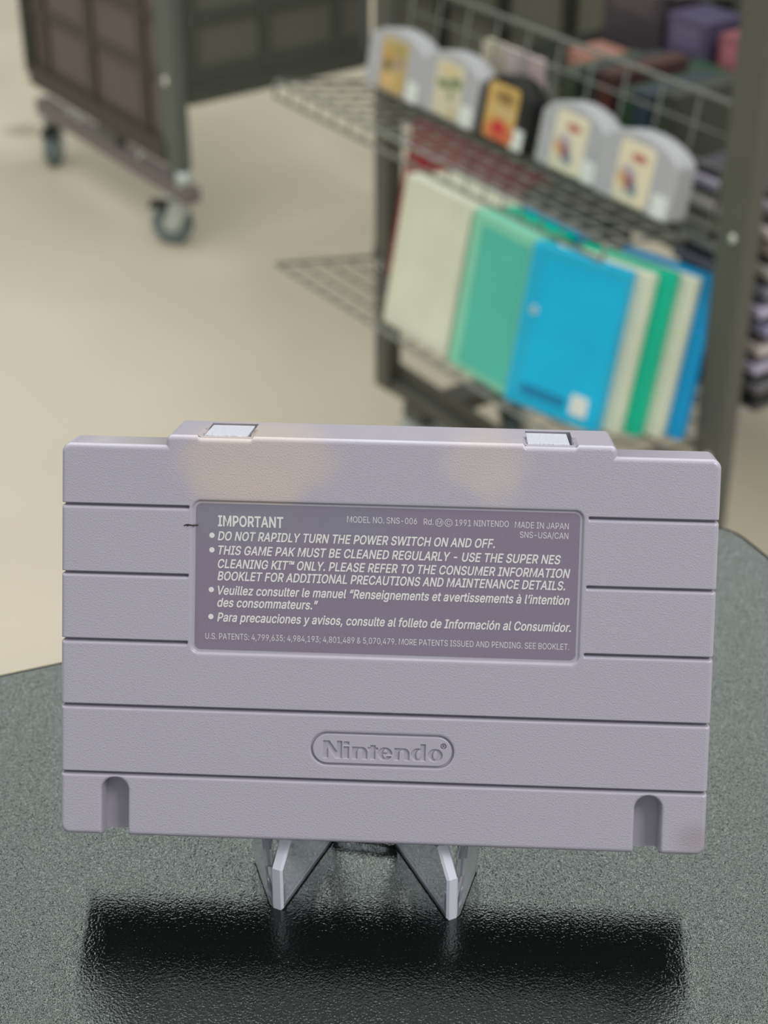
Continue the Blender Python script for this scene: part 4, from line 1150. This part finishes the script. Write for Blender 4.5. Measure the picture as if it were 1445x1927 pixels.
g.box(0.0546, 0.0556, 0.004, 0.008, 0.042, 0.049)
g.build('side_mark', m_bl, e5)

# ------------------------------------------------------------------ plastic cases on the lower shelf
m_frost = plastic_translucent('frosted_clear_plastic', (236, 238, 216), 0.2)
m_mint = plastic_translucent('mint_plastic', (150, 230, 200), 0.2)
m_mint_d = plastic_translucent('mint_sleeve', (88, 208, 186), 0.18)
m_green = plastic_translucent('emerald_plastic', (0, 205, 166), 0.2)
m_blue = plastic_translucent('cyan_blue_plastic', (30, 196, 236), 0.2)
m_blue_d = plastic_translucent('cyan_blue_sleeve', (0, 198, 242), 0.16)
m_deep = plastic_translucent('deep_blue_plastic', (0, 168, 228), 0.2)
m_red = mat('crimson_plastic', (150, 14, 42), 0.45)
def case(kind, s, d, yaw, m_body, m_panel, label_text, h=0.178, w=0.122, th=0.0188, group='plastic cases on the lower wire shelf', plain=False):
    root = empty('plastic_case')
    tag(root, label_text, 'plastic case', group)
    g = MB()
    g.prism(round_rect(0, w, 0, h, 0.003, 4), 0, th, None, bevel=0.0016, seg=3)
    g.build('case_body', m_body, root)
    if not plain:
        g = MB()
        g.prism(round_rect(0.017, w - 0.003, 0.009, h - 0.012, 0.003, 4), -0.0005, 0.002, None)
        g.build('cover_panel', m_panel, root)
        g = MB()
        g.box(w - 0.0006, w + 0.0006, th * 0.12, th * 0.2, 0.006, h - 0.006)
        g.build('lid_seam', m_panel, root)
    on_shelf(root, s, d, ZL, 1, yaw)
    return root
cols = [
    # column: s, front distance, list of (material, panel, text)
    (0.207, 0.137, 0.0, [(m_frost, m_frost, 'frosted clear case at the front of the left-hand stack'),
                         (m_frost, m_frost, 'frosted clear case second from the front of the left-hand stack'),
                         (m_frost, m_frost, 'frosted clear case in the middle of the left-hand stack'),
                         (m_frost, m_frost, 'frosted clear case fourth from the front of the left-hand stack')]),
    (0.333, 0.1385, 0.0, [(m_mint, m_mint_d, 'pale mint-green case in the middle, between frosted and bright blue cases'),
                         (m_green, m_green, 'emerald case directly behind the pale mint-green case'),
                         (m_green, m_green, 'emerald case second behind the pale mint-green case'),
                         (m_deep, m_deep, 'deep blue case at the back behind the emerald cases')]),
    (0.4365, 0.1430, 0.13, [(m_blue, m_blue_d, 'bright blue case at front with white price sticker and small ring-shaped glint'),
                         (m_frost, m_frost, 'frosted case sandwiched directly behind the bright blue sticker case'),
                         (m_green, m_green, 'emerald case between two frosted cases in the right-hand stack'),
                         (m_frost, m_frost, 'frosted case between emerald and deep blue at the rear of the right-hand stack'),
                         (m_deep, m_deep, 'deep blue case at the very back of the right-hand stack')]),
]
blue_front = None
for s, d, yaw, items in cols:
    for k, (mbody, mpan, text) in enumerate(items):
        th = 0.0192
        if len(items) == 5:
            c = case('case', s + 0.0105 * k, d - k * 0.0208, 0.342, mbody, mpan, text, h=0.175 + (0.003 if k in (2, 4) else 0), w=0.112, th=0.0156)
            if k == 0: blue_front = c
        else:
            case('case', s, d - k * (th + 0.0006), yaw, mbody, mpan, text, h=0.176 - 0.001 * (k % 2), w=0.1 if s > 0.3 else 0.119, th=th)
g = MB()
g.prism(round_rect(0.078, 0.098, 0.012, 0.034, 0.002), -0.0012, 0.0, None)
g.build('price_sticker', m_white, blue_front)
g = MB()
g.lathe([(0.0026, -0.0004), (0.0042, -0.0004), (0.0042, 0.0006), (0.0026, 0.0006)], 24,
        Matrix.Translation((0.016, -0.0010, 0.106)) @ Matrix.Rotation(math.pi / 2, 4, 'X'))
g.build('ring_glint', m_white, blue_front)  # specular highlight on the case, modelled as a small white ring
m_navy = mat('dark_blue_print', (2, 128, 172), 0.5)
g = MB()
g.prism(round_rect(0.018, 0.072, 0.014, 0.026, 0.004), -0.0009, 0.0, None)
g.build('printed_band', m_navy, blue_front)
for k, s in enumerate((0.072, 0.19)):
    root = case('case', s, 0.032, 0.0, m_red, m_red, ('crimson case behind the frosted stack, nearer the left post', 'crimson case behind the frosted stack, nearer the emerald cases')[k],
                h=0.196, w=0.112, th=0.024, plain=True)

m_char = mat('charcoal_shade_fill', (58, 60, 56), 0.5)  # added dark cases that stand in for the shade under the upper shelf
for k in range(2):
    case('case', 0.306 + 0.002 * k, 0.050 - 0.022 * k, 0.0, m_char, m_char, ('added charcoal filler for shelf shade behind the deep blue case in the middle stack', 'added charcoal filler for shelf shade at the very back of the middle stack')[k],
         h=0.188, w=0.118, th=0.020, plain=True)

# ------------------------------------------------------------------ goods on the far side of the rack
def far_box(name, s, y, zb, w, h, th, m, text, cat, group, m_face=None):
    root = empty(name, RM @ Vector((s, y, zb + 0.0008)), (0, 0, TH))
    tag(root, text, cat, group)
    g = MB()
    g.box(0, w, 0, th, 0, h, bevel=0.0008)
    g.build('box_body', m, root)
    if m_face:
        g = MB()
        g.box(w * 0.12, w * 0.88, -0.0005, 0.001, h * 0.12, h * 0.88)
        g.build('printed_front', m_face, root)
    return root
cols5 = [(226, 218, 192), (210, 200, 184), (222, 208, 204), (202, 188, 192), (224, 200, 200)]
for k in range(5):
    m = mat('pale_spine', cols5[k], 0.5)
    far_box('slim_box', 0.170 + k * 0.0205, 0.03, ZU, 0.0172, 0.084, 0.012, m,
            'pale slim box, ' + ['leftmost', 'second', 'middle', 'fourth', 'rightmost'][k] + ' of the row seen above the black cartridge', 'box',
            'pale slim boxes behind the black cartridge')
dk = [((62, 70, 58), (78, 92, 68)), ((46, 54, 54), (54, 62, 62)), ((70, 46, 42), (96, 50, 46)), ((50, 64, 56), (54, 86, 60)), ((44, 54, 64), (56, 74, 86)), ((60, 62, 54), (74, 80, 64))]
for k in range(6):
    far_box('game_box', 0.283 + k * 0.0295, 0.05 + 0.006 * (k % 2), ZU, 0.026, 0.078 + 0.007 * (k % 3), 0.11,
            mat('dark_card', dk[k][0], 0.6), 'dark ' + ['olive', 'slate', 'maroon', 'forest green', 'navy', 'moss'][k] + ' game box behind the wire fence above the grey cartridges',
            'box', 'dark boxes on the far upper shelf', mat('dark_card_print', dk[k][1], 0.5))

def flat_stack():
    cs = [(60, 60, 62), (96, 94, 98), (172, 166, 186), (186, 176, 170), (150, 148, 176), (176, 170, 192), (140, 140, 152), (170, 166, 158), (184, 170, 160), (190, 180, 176), (170, 162, 180)]
    names = ['lowest', 'second', 'third', 'fourth', 'fifth', 'middle', 'seventh', 'eighth', 'ninth', 'tenth', 'topmost']
    for k in range(11):
        root = empty('flat_cartridge', RM @ Vector((0.492 + 0.003 * math.sin(k * 2.1), 0.036 + 0.003 * math.cos(k * 1.7), ZFAR + 0.0008 + 0.0214 * k)), (0, 0, TH + 0.03 * math.sin(k * 3.3)))
        tag(root, 'grey cartridge lying flat at the right edge, ' + names[k] + (' of its stack of eleven' if k in (0, 5, 10) else ' from the bottom of its stack'),
            'game cartridge', 'flat grey cartridges stacked on the far lower shelf')
        m = mat('stacked_grey_plastic', cs[k], 0.5)
        g = MB()
        g.box(0, 0.136, 0, 0.088, 0.0, 0.0105, bevel=0.002)
        g.build('shell', m, root)
        g = MB()
        g.box(0.008, 0.128, 0.006, 0.082, 0.0105, 0.0205, bevel=0.001)
        g.build('middle_ridge', mat('shaded_ridge_plastic', tuple(int(c * 0.4) for c in cs[k]), 0.6), root)  # shell colour darkened to paint the shade in the gaps of the stack
flat_stack()

# ------------------------------------------------------------------ rolling gridwall unit at the upper left
QL = Vector((-0.36827954, 2.85976249, 0))
m_panel = mat('brown_grey_panel', (104, 94, 87), 0.55, spec=0.3, noise=(9, 0.05))
m_panel2 = mat('green_grey_panel', (96, 96, 86), 0.55, spec=0.3, noise=(9, 0.05))
m_bar = mat('dark_bar', (76, 69, 62), 0.55, spec=0.3)
m_bar2 = mat('dark_green_bar', (74, 77, 69), 0.55, spec=0.3)
m_post = mat('grey_green_post', (92, 96, 90), 0.5, spec=0.4)
def rolling_rack():
    root = empty('rolling_rack', QL, (0, 0, TH))
    tag(root, 'dark grey panelled rolling fixture on casters, upper left on the bare floor', 'display rack')
    H = 1.5
    # posts
    for s0, s1, w0, w1, m, z0 in ((0.0, 0.058, -0.01, 0.012, m_post, 0.150), (-0.535, -0.485, -0.01, 0.012, m_dark, 0.165), (0.04, 0.062, 0.36, 0.38, m_post, 0.26)):
        g = MB()
        g.box(s0, s1, w0, w1, z0, H, bevel=0.002)
        g.build('post', m, root)
    g = MB(); g.box(-0.485, 0.0, -0.004, 0.008, 0.155, H); g.build('end_panel', m_panel, root)
    g = MB(); g.box(-0.51, 0.01, -0.014, 0.012, 0.150, 0.188); g.box(-0.51, 0.01, -0.006, 0.012, 0.188, 0.200); g.build('end_rail', m_bar, root)
    for s in (-0.44, -0.25, -0.055):
        g = MB(); g.box(s - 0.013, s + 0.013, -0.011, -0.004, 0.195, H); g.build('upright_bar', m_bar, root)
    for z in (0.30, 0.395, 0.49, 0.585, 0.68):
        g = MB(); g.box(-0.485, 0.0, -0.009, -0.004, z - 0.008, z + 0.008); g.build('cross_bar', m_bar, root)
    # long side
    g = MB(); g.box(0.044, 0.055, 0.012, 0.36, 0.29, H); g.build('side_panel', m_panel2, root)
    g = MB(); g.box(0.044, 0.066, 0.012, 0.37, 0.262, 0.288); g.box(0.044, 0.060, 0.012, 0.37, 0.288, 0.318); g.build('side_rail', m_bar2, root)
    for w in (0.026, 0.165, 0.31):
        g = MB(); g.box(0.055, 0.062, w - 0.010, w + 0.010, 0.3, H); g.build('upright_bar', m_bar2, root)
    for z in (0.40, 0.50, 0.60):
        g = MB(); g.box(0.055, 0.060, 0.012, 0.36, z - 0.010, z + 0.010); g.build('cross_bar', m_bar2, root)
    # base beam, bracket and casters
    g = MB(); g.box(-0.50, 0.075, -0.012, 0.016, 0.095, 0.122); g.build('base_beam', mat('mauve_grey_metal', (116, 106, 104), 0.5), root)
    g = MB(); g.box(-0.245, -0.175, -0.010, 0.012, 0.122, 0.152); g.build('bracket', m_post, root)
    g = MB(); g.box(0.01, 0.05, -0.008, 0.010, 0.122, 0.152); g.build('bracket', m_post, root)
    g = MB()
    g.lathe([(0.0005, 0.0), (0.009, 0.0), (0.008, 0.004), (0.0005, 0.005)], 16, Matrix.Translation((0.028, -0.010, 0.298)) @ Matrix.Rotation(math.pi / 2, 4, 'X'))
    g.build('screw', m_screw, root)
    for s in (-0.37, -0.33, -0.10):
        g = MB()
        g.lathe([(0.0005, 0.0), (0.007, 0.0), (0.007, 0.010), (0.0005, 0.010)], 14, Matrix.Translation((s, 0.0, 0.122)))
        g.build('bolt', m_screw, root)
    g = MB(); g.tube([(0.05, 0, 0.118), (0.05, 0, 0.146)], 0.014, 14); g.build('bolt', m_zinc, root)
    for s, sw in ((0.0, 3.95), (-0.4617, -0.72)):
        fk = caster(root, s - 0.022 * math.cos(sw), -0.022 * math.sin(sw), 0.095, 0.0365, sw)
        g = MB()
        g.box(0.012, 0.060, -0.014, 0.014, 0.066, 0.073, Matrix.Translation((s - 0.022 * math.cos(sw), -0.022 * math.sin(sw), 0)) @ Matrix.Rotation(sw, 4, 'Z'))
        g.build('brake_lever', m_dark, fk)
rolling_rack()

# ------------------------------------------------------------------ dark fixture behind the wire rack
def back_fixture():
    o = RM @ Vector((-0.815, 0.60, 0))
    root = empty('dark_fixture', o, (0, 0, TH))
    tag(root, 'dark grey panelled shop fixture behind the wire rack, top centre', 'display rack')
    Lf = 1.45
    g = MB(); g.box(0, Lf, 0, 0.02, 0.20, 1.5); g.build('back_panel', m_panel2, root)
    for s in (0.0, 0.16, 0.32, 0.48, 0.64, 0.80, 1.10, Lf - 0.03):
        g = MB(); g.box(s, s + 0.022, -0.012, 0.0, 0.0 if s in (0.0, 0.64, Lf - 0.03) else 0.2, 1.5); g.build('upright', m_dark, root)
    for z in (0.30, 0.40):
        g = MB(); g.box(0, 0.55, -0.008, 0.0, z - 0.006, z + 0.006); g.build('cross_bar', m_bar2, root)
    g = MB(); g.box(0, Lf, -0.010, 0.03, 0.16, 0.20); g.build('bottom_rail', m_bar2, root)
    g = MB(); g.box(0.62, Lf, -0.25, -0.012, 0.458, 0.470); g.build('shelf_board', m_dark, root)
    items = [(0.735, -0.22, 0.135, 0.06, 0.030, 'long salmon-pink', (160, 114, 102)), (0.80, -0.10, 0.075, 0.07, 0.075, 'violet', (88, 82, 106)),
             (0.90, -0.10, 0.050, 0.07, 0.070, 'rose', (150, 92, 98)), (0.965, -0.10, 0.060, 0.07, 0.105, 'tall white', (214, 210, 226)),
             (0.895, -0.22, 0.085, 0.09, 0.040, 'deep green', (50, 74, 56)), (1.04, -0.12, 0.11, 0.09, 0.12, 'charcoal', (62, 56, 60)),
             (0.66, -0.09, 0.12, 0.07, 0.115, 'dark purple-grey', (68, 60, 66))]
    for s, y, w, d, h, nm, c in items:
        b = empty('shop_box', o + Matrix.Rotation(TH, 3, 'Z') @ Vector((s, y, 0.4705)), (0, 0, TH))
        tag(b, nm + ' box on the dark fixture behind the wire rack, top right', 'box', 'boxes on the dark fixture')
        g = MB(); g.box(0, w, 0, d, 0, h, bevel=0.001); g.build('box_body', mat('card', c, 0.5), b)
        g = MB(); g.box(w * 0.15, w * 0.85, -0.0006, 0.002, h * 0.45, h * 0.85)
        g.build('printed_panel', mat('card_print', tuple(min(255, int(v * 1.15 + 8)) for v in c), 0.45), b)
back_fixture()
